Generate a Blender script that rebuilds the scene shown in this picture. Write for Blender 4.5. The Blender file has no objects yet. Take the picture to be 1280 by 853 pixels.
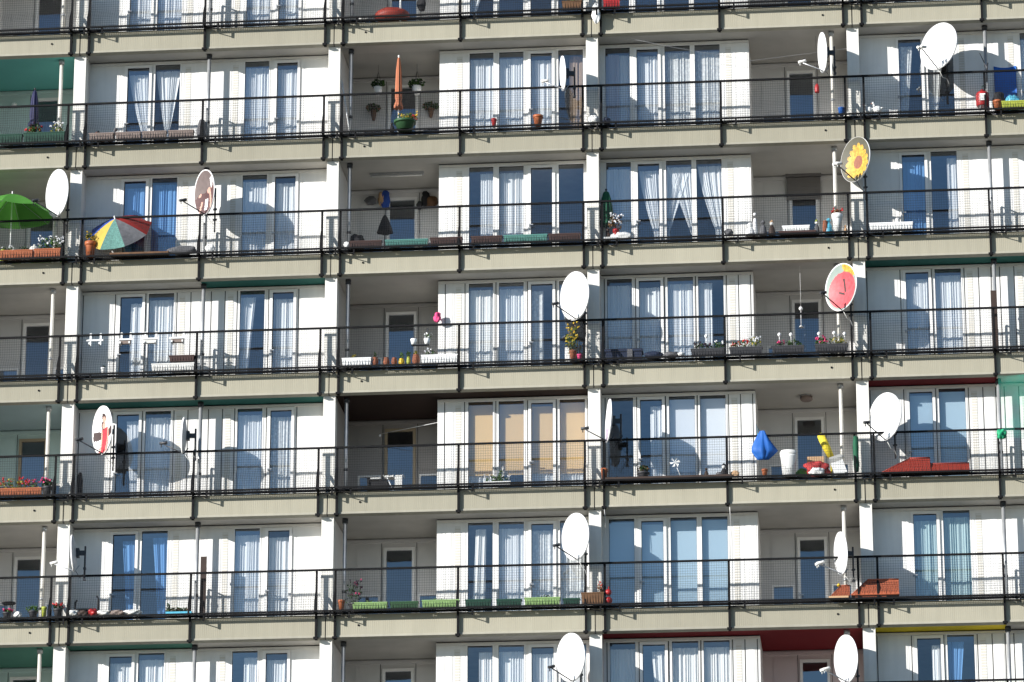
import bpy, math, random
from mathutils import Vector, Matrix

# ------------------------------------------------------------------ scene, camera
sc = bpy.context.scene
col = sc.collection
H = 2.8                      # storey height
W = 5.947                    # pillar spacing
PW = 0.2725                  # pillar width
F_PX = 4915.35               # focal length in pixels of the 1280 px wide photograph
PITCH, YAW = 0.305433, -0.0995838
CAM = Vector((18.5452, -83.5144, -33.7159))
GROUND = CAM.z - 1.6

cp, sp, cy, sy = math.cos(PITCH), math.sin(PITCH), math.cos(YAW), math.sin(YAW)
FWD = Vector((sy * cp, cy * cp, sp))
RT = Vector((cy, -sy, 0))
UP = RT.cross(FWD)
cam_data = bpy.data.cameras.new('camera')
cam_data.sensor_width = 36.0
cam_data.lens = F_PX / 1280 * 36
cam_data.clip_start = 1.0
cam_data.clip_end = 20000
cam = bpy.data.objects.new('camera', cam_data)
col.objects.link(cam)
m = Matrix((RT, UP, -FWD)).transposed().to_4x4()
m.translation = CAM
cam.matrix_world = m
sc.camera = cam

def at(x, y, Y):
    """the point at depth Y that the photograph shows at pixel x, y"""
    d = FWD * F_PX + RT * (x - 640) + UP * (426.5 - y)
    return CAM + d * ((Y - CAM.y) / d.y)

# ------------------------------------------------------------------ mesh builder
class MB:
    def __init__(self):
        self.v, self.f, self.m, self.s = [], [], [], []
    def face(self, idx, mi=0, sm=False):
        self.f.append(tuple(idx)); self.m.append(mi); self.s.append(sm)
    def box(self, x0, x1, y0, y1, z0, z1, mi=0):
        b = len(self.v)
        self.v += [(x0, y0, z0), (x1, y0, z0), (x1, y1, z0), (x0, y1, z0),
                   (x0, y0, z1), (x1, y0, z1), (x1, y1, z1), (x0, y1, z1)]
        for q in ((0, 3, 2, 1), (4, 5, 6, 7), (0, 1, 5, 4), (1, 2, 6, 5), (2, 3, 7, 6), (3, 0, 4, 7)):
            self.face([b + i for i in q], mi)
        return self
    def taper(self, x0, x1, y0, y1, z0, z1, k, mi=0):
        """box whose base is smaller than its top by k on every side"""
        b = len(self.v)
        self.v += [(x0 + k, y0 + k, z0), (x1 - k, y0 + k, z0), (x1 - k, y1 - k, z0), (x0 + k, y1 - k, z0),
                   (x0, y0, z1), (x1, y0, z1), (x1, y1, z1), (x0, y1, z1)]
        for q in ((0, 3, 2, 1), (4, 5, 6, 7), (0, 1, 5, 4), (1, 2, 6, 5), (2, 3, 7, 6), (3, 0, 4, 7)):
            self.face([b + i for i in q], mi)
        return self
    def ring(self, x0, x1, z0, z1, w, y0, y1, mi=0, bottom=True):
        self.box(x0, x0 + w, y0, y1, z0, z1, mi)
        self.box(x1 - w, x1, y0, y1, z0, z1, mi)
        self.box(x0 + w, x1 - w, y0, y1, z1 - w, z1, mi)
        if bottom: self.box(x0 + w, x1 - w, y0, y1, z0, z0 + w, mi)
        return self
    def tube(self, pts, r, n=6, mi=0, cap=True, sm=True):
        pts = [Vector(p) for p in pts]
        rs = r if isinstance(r, (list, tuple)) else [r] * len(pts)
        b = len(self.v)
        for i, p in enumerate(pts):
            a = pts[max(0, i - 1)]; c = pts[min(len(pts) - 1, i + 1)]
            d = (c - a).normalized()
            u = d.cross(Vector((0, 0, 1)))
            if u.length < 1e-3: u = d.cross(Vector((1, 0, 0)))
            u.normalize(); w = d.cross(u)
            for k in range(n):
                t = 2 * math.pi * k / n
                self.v.append(tuple(p + (u * math.cos(t) + w * math.sin(t)) * rs[i]))
        for i in range(len(pts) - 1):
            for k in range(n):
                k2 = (k + 1) % n
                self.face((b + i * n + k, b + i * n + k2, b + (i + 1) * n + k2, b + (i + 1) * n + k), mi, sm)
        if cap:
            self.face([b + k for k in range(n)][::-1], mi)
            self.face([b + (len(pts) - 1) * n + k for k in range(n)], mi)
        return self
    def lathe(self, prof, c=(0, 0, 0), n=16, mi=0, wob=None, sm=True):
        b = len(self.v)
        for i, (r, z) in enumerate(prof):
            for k in range(n):
                t = 2 * math.pi * k / n
                rr = r * (wob(t, i) if wob else 1)
                self.v.append((c[0] + rr * math.cos(t), c[1] + rr * math.sin(t), c[2] + z))
        for i in range(len(prof) - 1):
            for k in range(n):
                k2 = (k + 1) % n
                self.face((b + i * n + k, b + i * n + k2, b + (i + 1) * n + k2, b + (i + 1) * n + k), mi, sm)
        self.face([b + k for k in range(n)][::-1], mi)
        self.face([b + (len(prof) - 1) * n + k for k in range(n)], mi)
        return self
    def ball(self, c, rx, ry=None, rz=None, n=10, mi=0, rnd=None, amt=0):
        ry = ry or rx; rz = rz or rx
        b = len(self.v); rows = max(4, n // 2 + 1)
        for i in range(rows + 1):
            ph = math.pi * i / rows
            for k in range(n):
                t = 2 * math.pi * k / n
                q = 1 + (rnd.uniform(-amt, amt) if rnd else 0)
                self.v.append((c[0] + q * rx * math.sin(ph) * math.cos(t), c[1] + q * ry * math.sin(ph) * math.sin(t),
                               c[2] - q * rz * math.cos(ph)))
        for i in range(rows):
            for k in range(n):
                k2 = (k + 1) % n
                self.face((b + i * n + k, b + i * n + k2, b + (i + 1) * n + k2, b + (i + 1) * n + k), mi, True)
        return self
    def quad(self, a, b_, c, d, mi=0, sm=False):
        b = len(self.v); self.v += [tuple(a), tuple(b_), tuple(c), tuple(d)]
        self.face((b, b + 1, b + 2, b + 3), mi, sm)
    def leaves(self, c, rx, ry, rz, n, size, rnd, mi=0, mis=None):
        for _ in range(n):
            while True:
                p = Vector((rnd.uniform(-1, 1), rnd.uniform(-1, 1), rnd.uniform(-1, 1)))
                if p.length < 1: break
            p = Vector((c[0] + p.x * rx, c[1] + p.y * ry, c[2] + p.z * rz))
            u = Vector((rnd.gauss(0, 1), rnd.gauss(0, 1), rnd.gauss(0, 1))).normalized()
            w = u.cross(Vector((rnd.gauss(0, 1), rnd.gauss(0, 1), rnd.gauss(0, 1)))).normalized()
            s = size * rnd.uniform(.6, 1.3)
            u *= s; w *= s * .5
            self.quad(p - u, p + w, p + u, p - w, rnd.choice(mis) if mis else mi)
        return self
    def mesh(self, name, mats):
        me = bpy.data.meshes.new(name)
        me.from_pydata([tuple(x) for x in self.v], [], self.f)
        for q in (mats if isinstance(mats, (list, tuple)) else [mats]): me.materials.append(q)
        me.polygons.foreach_set('material_index', self.m)
        me.polygons.foreach_set('use_smooth', self.s)
        me.update()
        return me
    def build(self, name, mats, parent=None, loc=(0, 0, 0)):
        return inst(name, self.mesh(name, mats), parent, loc)

def inst(name, me, parent=None, loc=(0, 0, 0), over=None):
    o = bpy.data.objects.new(name, me)
    col.objects.link(o)
    o.location = loc
    if parent: o.parent = parent
    if over:
        for i, q in over.items():
            o.material_slots[i].link = 'OBJECT'; o.material_slots[i].material = q
    return o

def tag(o, label, cat, group=None):
    o['label'] = label; o['category'] = cat
    if group: o['group'] = group
    return o

def thing(name, label, cat, loc=(0, 0, 0), group=None, rotz=0.0):
    o = bpy.data.objects.new(name, None)
    o.empty_display_size = .2
    col.objects.link(o)
    o.location = loc; o.rotation_euler = (0, 0, rotz)
    return tag(o, label, cat, group)

# ------------------------------------------------------------------ materials
MATS = {}
def mat(name, c, rough=.6, var=.12, scale=6.0, metal=0.0, bump=0.0, spec=.35, streak=0.0, trans=0.0):
    if name in MATS: return MATS[name]
    q = bpy.data.materials.new(name); q.use_nodes = True
    nt = q.node_tree; n = nt.nodes; l = nt.links
    bs = n['Principled BSDF']
    bs.inputs['Roughness'].default_value = rough
    bs.inputs['Metallic'].default_value = metal
    bs.inputs['Specular IOR Level'].default_value = spec
    tc = n.new('ShaderNodeTexCoord')
    geo = n.new('ShaderNodeNewGeometry')
    no = n.new('ShaderNodeTexNoise'); no.inputs['Scale'].default_value = scale; no.inputs['Detail'].default_value = 5
    l.new(geo.outputs['Position'], no.inputs['Vector'])
    ramp = n.new('ShaderNodeMapRange')
    ramp.inputs['From Min'].default_value = .3; ramp.inputs['From Max'].default_value = .7
    ramp.inputs['To Min'].default_value = 1 - var; ramp.inputs['To Max'].default_value = 1 + var * .5
    l.new(no.outputs['Fac'], ramp.inputs['Value'])
    last = ramp.outputs['Result']
    if streak:
        mp = n.new('ShaderNodeMapping'); mp.inputs['Scale'].default_value = (9, 9, .8)
        l.new(geo.outputs['Position'], mp.inputs['Vector'])
        n2 = n.new('ShaderNodeTexNoise'); n2.inputs['Scale'].default_value = 1.0; n2.inputs['Detail'].default_value = 6
        l.new(mp.outputs['Vector'], n2.inputs['Vector'])
        r2 = n.new('ShaderNodeMapRange')
        r2.inputs['From Min'].default_value = .42; r2.inputs['From Max'].default_value = .75
        r2.inputs['To Min'].default_value = 1.0; r2.inputs['To Max'].default_value = 1 - streak
        l.new(n2.outputs['Fac'], r2.inputs['Value'])
        mu = n.new('ShaderNodeMath'); mu.operation = 'MULTIPLY'
        l.new(last, mu.inputs[0]); l.new(r2.outputs['Result'], mu.inputs[1])
        last = mu.outputs[0]
    vm = n.new('ShaderNodeVectorMath'); vm.operation = 'SCALE'
    vm.inputs[0].default_value = c
    l.new(last, vm.inputs['Scale'])
    l.new(vm.outputs['Vector'], bs.inputs['Base Color'])
    if bump:
        bp = n.new('ShaderNodeBump'); bp.inputs['Strength'].default_value = bump; bp.inputs['Distance'].default_value = .01
        n3 = n.new('ShaderNodeTexNoise'); n3.inputs['Scale'].default_value = scale * 8
        l.new(geo.outputs['Position'], n3.inputs['Vector'])
        l.new(n3.outputs['Fac'], bp.inputs['Height']); l.new(bp.outputs['Normal'], bs.inputs['Normal'])
    if trans:
        out = n['Material Output']
        tr = n.new('ShaderNodeBsdfTranslucent'); l.new(vm.outputs['Vector'], tr.inputs['Color'])
        mx = n.new('ShaderNodeMixShader'); mx.inputs[0].default_value = trans
        l.new(bs.outputs[0], mx.inputs[1]); l.new(tr.outputs[0], mx.inputs[2]); l.new(mx.outputs[0], out.inputs['Surface'])
    MATS[name] = q
    return q

def panel_random(q, amt):
    """each panel its own slight tone"""
    n = q.node_tree.nodes; l = q.node_tree.links
    sc_ = [x for x in n if x.type == 'VECT_MATH' and x.operation == 'SCALE'][0]
    src = sc_.inputs['Scale'].links[0].from_socket
    oi = n.new('ShaderNodeObjectInfo'); mr = n.new('ShaderNodeMapRange')
    mr.inputs['To Min'].default_value = 1 - amt; mr.inputs['To Max'].default_value = 1 + amt * .6
    l.new(oi.outputs['Random'], mr.inputs['Value'])
    mu = n.new('ShaderNodeMath'); mu.operation = 'MULTIPLY'; l.new(src, mu.inputs[0]); l.new(mr.outputs['Result'], mu.inputs[1])
    l.new(mu.outputs[0], sc_.inputs['Scale'])

def fascia_mat():
    q = mat('ribbed_cream_panel', (.365, .342, .268), .75, .06, 1.1, spec=.2, streak=.07)
    nt = q.node_tree; n = nt.nodes; l = nt.links
    bs = n['Principled BSDF']
    geo = [x for x in n if x.type == 'NEW_GEOMETRY'][0]
    sep = n.new('ShaderNodeSeparateXYZ'); l.new(geo.outputs['Position'], sep.inputs[0])
    mu = n.new('ShaderNodeMath'); mu.operation = 'MULTIPLY'; mu.inputs[1].default_value = 2 * math.pi / .083
    l.new(sep.outputs['X'], mu.inputs[0])
    si = n.new('ShaderNodeMath'); si.operation = 'SINE'; l.new(mu.outputs[0], si.inputs[0])
    ab = n.new('ShaderNodeMath'); ab.operation = 'ABSOLUTE'; l.new(si.outputs[0], ab.inputs[0])
    po = n.new('ShaderNodeMath'); po.operation = 'POWER'; po.inputs[1].default_value = .35
    l.new(ab.outputs[0], po.inputs[0])
    bp = n.new('ShaderNodeBump'); bp.inputs['Strength'].default_value = .24; bp.inputs['Distance'].default_value = .012
    l.new(po.outputs[0], bp.inputs['Height']); l.new(bp.outputs['Normal'], bs.inputs['Normal'])
    return q

def glass_mat(name, tint=(.96, .98, .99), gl=(.80, .89, 1.0), base=.18):
    q = bpy.data.materials.new(name); q.use_nodes = True
    n = q.node_tree.nodes; l = q.node_tree.links
    n.remove(n['Principled BSDF'])
    out = n['Material Output']
    tr = n.new('ShaderNodeBsdfTransparent'); tr.inputs['Color'].default_value = (*tint, 1)
    g = n.new('ShaderNodeBsdfGlossy'); g.inputs['Color'].default_value = (*gl, 1); g.inputs['Roughness'].default_value = .01
    geo = n.new('ShaderNodeNewGeometry')
    no = n.new('ShaderNodeTexNoise'); no.inputs['Scale'].default_value = 1.3; no.inputs['Detail'].default_value = 1
    l.new(geo.outputs['Position'], no.inputs['Vector'])
    bp = n.new('ShaderNodeBump'); bp.inputs['Strength'].default_value = .12; bp.inputs['Distance'].default_value = .02
    l.new(no.outputs['Fac'], bp.inputs['Height']); l.new(bp.outputs['Normal'], g.inputs['Normal'])
    dt = n.new('ShaderNodeVectorMath'); dt.operation = 'DOT_PRODUCT'
    l.new(geo.outputs['Incoming'], dt.inputs[0]); l.new(geo.outputs['Normal'], dt.inputs[1])
    ab = n.new('ShaderNodeMath'); ab.operation = 'ABSOLUTE'; l.new(dt.outputs['Value'], ab.inputs[0])
    om = n.new('ShaderNodeMath'); om.operation = 'SUBTRACT'; om.inputs[0].default_value = 1; l.new(ab.outputs[0], om.inputs[1])
    pw_ = n.new('ShaderNodeMath'); pw_.operation = 'POWER'; pw_.inputs[1].default_value = 5; l.new(om.outputs[0], pw_.inputs[0])
    ma = n.new('ShaderNodeMath'); ma.operation = 'MULTIPLY_ADD'; ma.use_clamp = True
    ma.inputs[1].default_value = 1 - base
    oi = n.new('ShaderNodeObjectInfo'); rr = n.new('ShaderNodeMapRange')
    rr.inputs['To Min'].default_value = base * .72; rr.inputs['To Max'].default_value = base * 1.3
    l.new(oi.outputs['Random'], rr.inputs['Value']); l.new(rr.outputs['Result'], ma.inputs[2])
    l.new(pw_.outputs[0], ma.inputs[0])
    mx = n.new('ShaderNodeMixShader')
    l.new(ma.outputs[0], mx.inputs[0]); l.new(tr.outputs[0], mx.inputs[1]); l.new(g.outputs[0], mx.inputs[2])
    l.new(mx.outputs[0], out.inputs['Surface'])
    return q

def cloth_mat(name, c, sheer=.12, trans=.35, lace=0):
    if name in MATS: return MATS[name]
    q = bpy.data.materials.new(name); q.use_nodes = True
    n = q.node_tree.nodes; l = q.node_tree.links
    n.remove(n['Principled BSDF'])
    out = n['Material Output']
    d = n.new('ShaderNodeBsdfDiffuse'); d.inputs['Color'].default_value = (*c, 1)
    t = n.new('ShaderNodeBsdfTranslucent'); t.inputs['Color'].default_value = (*c, 1)
    m1 = n.new('ShaderNodeMixShader'); m1.inputs[0].default_value = trans
    l.new(d.outputs[0], m1.inputs[1]); l.new(t.outputs[0], m1.inputs[2])
    tp = n.new('ShaderNodeBsdfTransparent')
    m2 = n.new('ShaderNodeMixShader'); m2.inputs[0].default_value = sheer
    l.new(m1.outputs[0], m2.inputs[1]); l.new(tp.outputs[0], m2.inputs[2])
    if lace:
        geo = n.new('ShaderNodeNewGeometry')
        vo = n.new('ShaderNodeTexVoronoi'); vo.inputs['Scale'].default_value = 13
        l.new(geo.outputs['Position'], vo.inputs['Vector'])
        mr = n.new('ShaderNodeMapRange'); mr.inputs['From Min'].default_value = .25; mr.inputs['From Max'].default_value = .55
        mr.inputs['To Min'].default_value = .05; mr.inputs['To Max'].default_value = lace
        l.new(vo.outputs['Distance'], mr.inputs['Value']); l.new(mr.outputs['Result'], m2.inputs[0])
    l.new(m2.outputs[0], out.inputs['Surface'])
    MATS[name] = q
    return q

WHITE = mat('white_painted_panel', (.80, .79, .77), .55, .04, 3, streak=.06)
PILLAR = mat('white_painted_concrete', (.78, .76, .71), .8, .06, 2.5, spec=.2, streak=.10)
FRAME = mat('white_window_frame', (.82, .81, .80), .4, .03, 4)
JOINT = mat('dark_joint', (.03, .03, .032), .7)
FASCIA = fascia_mat()
LIP = mat('cream_edge_trim', (.385, .365, .298), .7, .08, 3, streak=.1)
SOFF = mat('pale_grey_soffit', (.50, .48, .44), .85, .10, 1.6, spec=.15, bump=.1)
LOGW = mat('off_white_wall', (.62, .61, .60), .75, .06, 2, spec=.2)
SLAB = mat('grey_concrete', (.35, .34, .32), .9, .12, 3, spec=.1)
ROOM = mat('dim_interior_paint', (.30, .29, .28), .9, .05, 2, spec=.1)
BLACK = mat('black_painted_steel', (.009, .009, .010), .6, .2, 9, spec=.12)
panel_random(FASCIA, .10); panel_random(LIP, .10); panel_random(SOFF, .12); panel_random(WHITE, .06); panel_random(LOGW, .10)
DARKW = mat('off_white_wall_deep_shade', (.30, .285, .275), .75, .06, 2, spec=.2)  # off-white loggia wall with the dark soffit's shade put into its colour
DARKW2 = mat('off_white_wall_light_shade', (.43, .42, .41), .75, .06, 2, spec=.2)  # the same off-white wall, a lighter loggia shade put into its colour
LILAC = mat('printed_lilac_grey', (.34, .29, .36), .6, .2, 9)
WIRE = mat('dark_wire', (.03, .03, .032), .5, .1, 9)
GALV = mat('galvanised_pipe', (.36, .37, .38), .45, .15, 5, metal=.4)
PIPEW = mat('cream_pipe', (.62, .60, .55), .5, .08, 5)
VENT = mat('beige_vent_slats', (.62, .59, .53), .6, .05, 8)
TEAL = mat('teal_painted_soffit', (.13, .42, .38), .8, .05, 2, spec=.2)
PALETEAL = mat('pale_teal_soffit', (.33, .43, .44), .8, .05, 2, spec=.2)
DKGREEN = mat('dark_green_soffit', (.03, .13, .11), .8, .08, 2, spec=.2)
GREEN = mat('green_soffit', (.07, .20, .15), .8, .08, 2, spec=.2)
DKBROWN = mat('dark_brown_soffit', (.035, .022, .018), .8, .08, 2, spec=.2)
DKRED = mat('dark_red_soffit', (.17, .012, .016), .8, .06, 2, spec=.2)
RED2 = mat('red_soffit', (.18, .022, .026), .8, .06, 2, spec=.2)
YELLOW = mat('yellow_soffit', (.78, .60, .04), .8, .06, 2, spec=.2)
PALETEALW = mat('pale_teal_wall', (.50, .64, .62), .75, .05, 2, spec=.2)
ROSEW = mat('rose_white_wall', (.62, .52, .52), .75, .05, 2, spec=.2)
TANTRIM = mat('tan_door_trim', (.36, .29, .20), .6, .1, 5)
GLASS = glass_mat('window_glass')
CURT = cloth_mat('white_net_fabric', (.93, .94, .95), .05, .28)
LACE = cloth_mat('white_lace_fabric', (.93, .93, .91), .06, .28, lace=.25)
THICK = cloth_mat('white_curtain_fabric', (.94, .93, .90), .02, .25)
BLUEC = cloth_mat('blue_curtain_fabric', (.20, .40, .72), .03, .3)
TEALC = cloth_mat('pale_teal_curtain_fabric', (.55, .70, .70), .06, .3)
PINKC = cloth_mat('pale_pink_curtain_fabric', (.62, .55, .56), .03, .25)
TANB = cloth_mat('tan_blind_slats', (.93, .66, .33), .0, .3)
BLUEB = cloth_mat('pale_blue_blind', (.55, .70, .80), .0, .25)
WHITEB = cloth_mat('white_blind', (.85, .87, .90), .0, .3)
BROWNC = cloth_mat('brown_curtain_fabric', (.36, .27, .20), .02, .2)
DISHW = mat('white_dish_paint', (.82, .82, .82), .45, .03, 3)
DISHG = mat('pale_grey_dish_paint', (.52, .53, .55), .5, .08, 4)
DKMETAL = mat('dark_grey_metal', (.05, .052, .058), .45, .15, 9, metal=.3)
LTMETAL = mat('light_metal', (.45, .46, .48), .4, .1, 9, metal=.5)
OFFW = mat('off_white_plastic', (.70, .69, .66), .5, .06, 8)
PUREW = mat('white_plastic', (.82, .82, .81), .45, .04, 8)
TERRA = mat('terracotta', (.27, .09, .045), .75, .18, 12)
ORANGEP = mat('orange_plastic', (.36, .105, .04), .5, .1, 9)
DKBRP = mat('dark_brown_plastic', (.055, .028, .024), .55, .1, 9)
GREYBRP = mat('greyish_brown_plastic', (.22, .17, .15), .6, .12, 9)
DKGRP = mat('dark_green_plastic', (.012, .055, .035), .5, .1, 9)
GRP = mat('green_plastic', (.03, .085, .035), .5, .1, 9)
LGRP = mat('light_green_plastic', (.22, .35, .13), .5, .1, 9)
TURQ = mat('turquoise_plastic', (.08, .22, .19), .5, .1, 9)
DKGREYP = mat('dark_grey_plastic', (.045, .045, .05), .55, .1, 9)
YELP = mat('yellow_glaze', (.70, .45, .02), .35, .08, 9)
YELGRP = mat('yellow_green_plastic', (.38, .42, .06), .5, .08, 9)
REDP = mat('red_plastic', (.36, .02, .022), .4, .1, 9)
REDT = mat('red_roof_tiles', (.28, .035, .022), .55, .15, 14)
ORT = mat('orange_roof_tiles', (.36, .095, .045), .6, .2, 14)
BLUEP = mat('blue_fabric', (.015, .11, .42), .6, .1, 9)
LBLUEP = mat('light_blue_plastic', (.10, .42, .58), .35, .25, 14)
DKBLUE = mat('dark_blue_fabric', (.012, .022, .055), .7, .2, 12)
NAVY = mat('purple_blue_fabric', (.02, .022, .075), .7, .15, 12)
DARKF = mat('black_fabric', (.015, .015, .018), .8, .2, 12)
GREYF = mat('grey_fabric', (.13, .13, .14), .85, .25, 14)
WOOD = mat('brown_wood', (.13, .065, .03), .7, .3, 9)
DKWOOD = mat('dark_wood_board', (.045, .028, .022), .7, .2, 9)
CARD = mat('cardboard', (.52, .33, .19), .85, .08, 9)
SALMON = mat('salmon_fabric', (.50, .18, .095), .8, .12, 9, trans=.15)
GREENF = mat('green_fabric', (.11, .36, .06), .6, .06, 6, trans=.4)
DKGREENF = mat('bottle_green_fabric', (.012, .09, .045), .8, .12, 6)
REDF = mat('red_fabric', (.32, .03, .025), .8, .1, 9, trans=.15)
YELF = mat('yellow_fabric', (.55, .38, .07), .8, .1, 9, trans=.15)
TEALF = mat('teal_patterned_fabric', (.12, .27, .24), .8, .35, 26, trans=.15)
BLUEF = mat('royal_blue_fabric', (.03, .08, .36), .8, .1, 9)
SOIL = mat('soil', (.05, .035, .025), .95, .3, 25)
LEAF = mat('leaf_green', (.06, .13, .025), .6, .3, 18, trans=.25)
LEAFD = mat('dark_leaf_green', (.025, .06, .018), .6, .3, 18, trans=.2)
LEAFY = mat('yellowish_leaf', (.36, .30, .04), .6, .25, 18, trans=.25)
LEAFDRY = mat('dry_leaf_brown', (.15, .08, .035), .8, .3, 18)
PETR = mat('red_petals', (.60, .03, .03), .6, .2, 18)
PETP = mat('pink_petals', (.75, .07, .22), .6, .2, 18)
PETW = mat('white_petals', (.80, .80, .82), .6, .1, 18)
PETY = mat('yellow_petals', (.75, .50, .05), .6, .2, 18)
PETD = mat('dark_purple_petals', (.05, .02, .04), .7, .2, 18)
SKIN = mat('printed_skin_tone', (.55, .33, .26), .6, .05)
HAIR = mat('printed_dark_hair', (.05, .03, .03), .6, .05)
PRED = mat('printed_red', (.50, .04, .055), .5, .06, 9)
PPINK = mat('printed_coral', (.58, .085, .10), .5, .28, 12)
PYEL = mat('printed_petal_yellow', (.58, .34, .06), .5, .45, 16)
PBRN = mat('printed_seed_brown', (.26, .10, .06), .6, .2, 18)
PDK = mat('printed_dark_olive', (.10, .095, .07), .6, .2, 6)
PGREYG = mat('printed_grey_green', (.27, .33, .30), .6, .1, 6)
PROSE = mat('printed_rose_grey', (.16, .125, .12), .6, .18, 7)
PMAR = mat('printed_maroon', (.10, .05, .05), .6, .2, 7)
NET = None
# ------------------------------------------------------------------ sky, sun, ground
SUN = Vector((-1.36, -1.0, .60)).normalized()        # towards the sun
SEL = math.asin(SUN.z); SAZ = math.atan2(SUN.x, SUN.y)
world = bpy.data.worlds.new('World'); sc.world = world; world.use_nodes = True
wn = world.node_tree.nodes; wl = world.node_tree.links
sky = wn.new('ShaderNodeTexSky'); sky.sky_type = 'NISHITA'; sky.sun_disc = False
sky.sun_elevation = SEL; sky.sun_rotation = SAZ % (2 * math.pi)
sky.air_density = 1.0; sky.dust_density = .25; sky.ozone_density = 2.0
hs = wn.new('ShaderNodeHueSaturation'); hs.inputs['Saturation'].default_value = 1.15
wl.new(sky.outputs[0], hs.inputs['Color']); wl.new(hs.outputs[0], wn['Background'].inputs['Color'])
wn['Background'].inputs['Strength'].default_value = .09
sun = bpy.data.lights.new('sun', 'SUN'); sun.energy = 5.0; sun.angle = math.radians(.5); sun.color = (1, .97, .92)
so = bpy.data.objects.new('sun', sun); col.objects.link(so)
so.rotation_euler = SUN.to_track_quat('Z', 'Y').to_euler()
sc.view_settings.view_transform = 'Standard'; sc.view_settings.look = 'None'
sc.view_settings.gamma = 1.0; sc.view_settings.exposure = .64
sc.view_settings.use_curve_mapping = False
sc.cycles.max_bounces = 8; sc.cycles.transparent_max_bounces = 16

gm = mat('pale_paving', (.11, .112, .10), .9, .2, .15)
g = MB(); g.quad((-6000, -6000, 0), (6000, -6000, 0), (6000, 6000, 0), (-6000, 6000, 0))
o = g.build('ground', gm, None, (0, 0, GROUND)); o['kind'] = 'structure'

# ------------------------------------------------------------------ the building
YW, YL, YR = .55, 2.1, 4.2      # window wall, loggia back wall, depth of the rooms
ZF = .20                         # floor level above the fascia's lower edge
FT = .545                        # top of the fascia
bld = thing('apartment_building', 'tall white apartment block with cream balcony bands and black mesh railings', 'building', (0, 0, GROUND))
BO = Vector((0, 0, -GROUND))     # children are placed in world metres, the root stands on the ground
def bpart(name, me, loc, over=None, parent=None):
    if parent is None: return inst(name, me, bld, Vector(loc) + BO, over)
    return inst(name, me, parent, loc, over)

# bay kinds: fixed and opening windows as (x0, x1, opens)
WIN = {
    'A': [(1.165, 1.675, 1), (1.816, 2.401, 0), (3.923, 4.491, 0), (4.678, 5.159, 1)],
    'B': [(3.214, 3.770, 0), (3.900, 4.465, 0), (4.631, 5.121, 1), (5.268, 5.840, 0)],
    'C': [(.406, .971, 0), (1.127, 1.618, 1), (1.771, 2.352, 0), (2.461, 3.036, 0)],
}
PANEL = {'A': [(.42, .98), (2.82, 3.04), (3.29, 3.52), (5.33, 5.84)], 'B': [(2.72, 2.88)], 'C': [(3.42, 3.60)]}
LOUV = {'A': [(2.525, 2.66), (3.64, 3.77)], 'B': [(2.92, 3.06)], 'C': [(3.165, 3.305)]}
SPAN = {'A': (PW, W), 'B': (2.52, W), 'C': (PW, 3.70)}
LOG = {'B': (PW, 2.52), 'C': (3.70, W)}
JX = {'A': [.30, 1.045, 1.745, 2.47, 2.79, 3.07, 3.26, 3.58, 3.86, 4.585, 5.275], 'B': [2.68, 3.13, 3.835, 4.55, 5.195, 5.90],
      'C': [.345, 1.05, 1.695, 2.405, 3.10, 3.37, 3.64]}
HF, HS = 2.71 - ZF, 2.645 - ZF   # window head heights above the floor, fixed and opening
BAYS = [(-1, 'C'), (0, 'A'), (1, 'B'), (2, 'C'), (3, 'A')]
ROWS = range(0, 7)

def wall_mesh(kind, joints):
    b = MB(); x0, x1 = SPAN[kind]
    cuts = x0
    top = H - ZF
    for (a, c, op) in WIN[kind]:
        k = .065 if op else .03
        b.box(cuts, a - k, YW, YW + .1, 0, top)
        b.box(a - k, c + k, YW, YW + .1, (HS + .065) if op else (HF + .03), top)
        cuts = c + k
    b.box(cuts, x1, YW, YW + .1, 0, top)
    # slightly raised frame posts between the units, dark strip under the soffit
    for (a, c) in PANEL[kind]:
        b.box(a, c, YW - .006, YW, .25, top - .17)
        b.box(a + .035, c - .035, YW - .010, YW - .006, .29, top - .21)
    b.box(x0, x1, YW - .03, YW, top - .075, top - .018)
    b.box(x0, x1, YW - .006, YW, top - .018, top, 1)
    for x in JX[kind]:
        if joints: b.box(x - .009, x + .009, YW - .004, YW, 0, top - .08, 1)
        else: b.box(x - .028, x + .028, YW - .006, YW, 0, top - .08)
    if kind in LOG:                      # the wall's return into the loggia
        xs = x0 if kind == 'B' else x1 - .1
        b.box(xs, xs + .1, YW + .1, YL + .1, 0, top)
    return b.mesh('window_wall', [WHITE, JOINT])

def louvre_mesh(w):
    b = MB()
    b.box(0, w, -.004, 0, 0, 2.28)
    z = .02
    while z < 2.25:
        b.box(.008, w - .008, -.008, -.004, z, z + .034, 1); z += .062
    return b.mesh('vent_louvre', [OFFW, VENT])
LM = louvre_mesh(.135)
WM = {(k, j): wall_mesh(k, j) for k in 'ABC' for j in (0, 1)}

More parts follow.
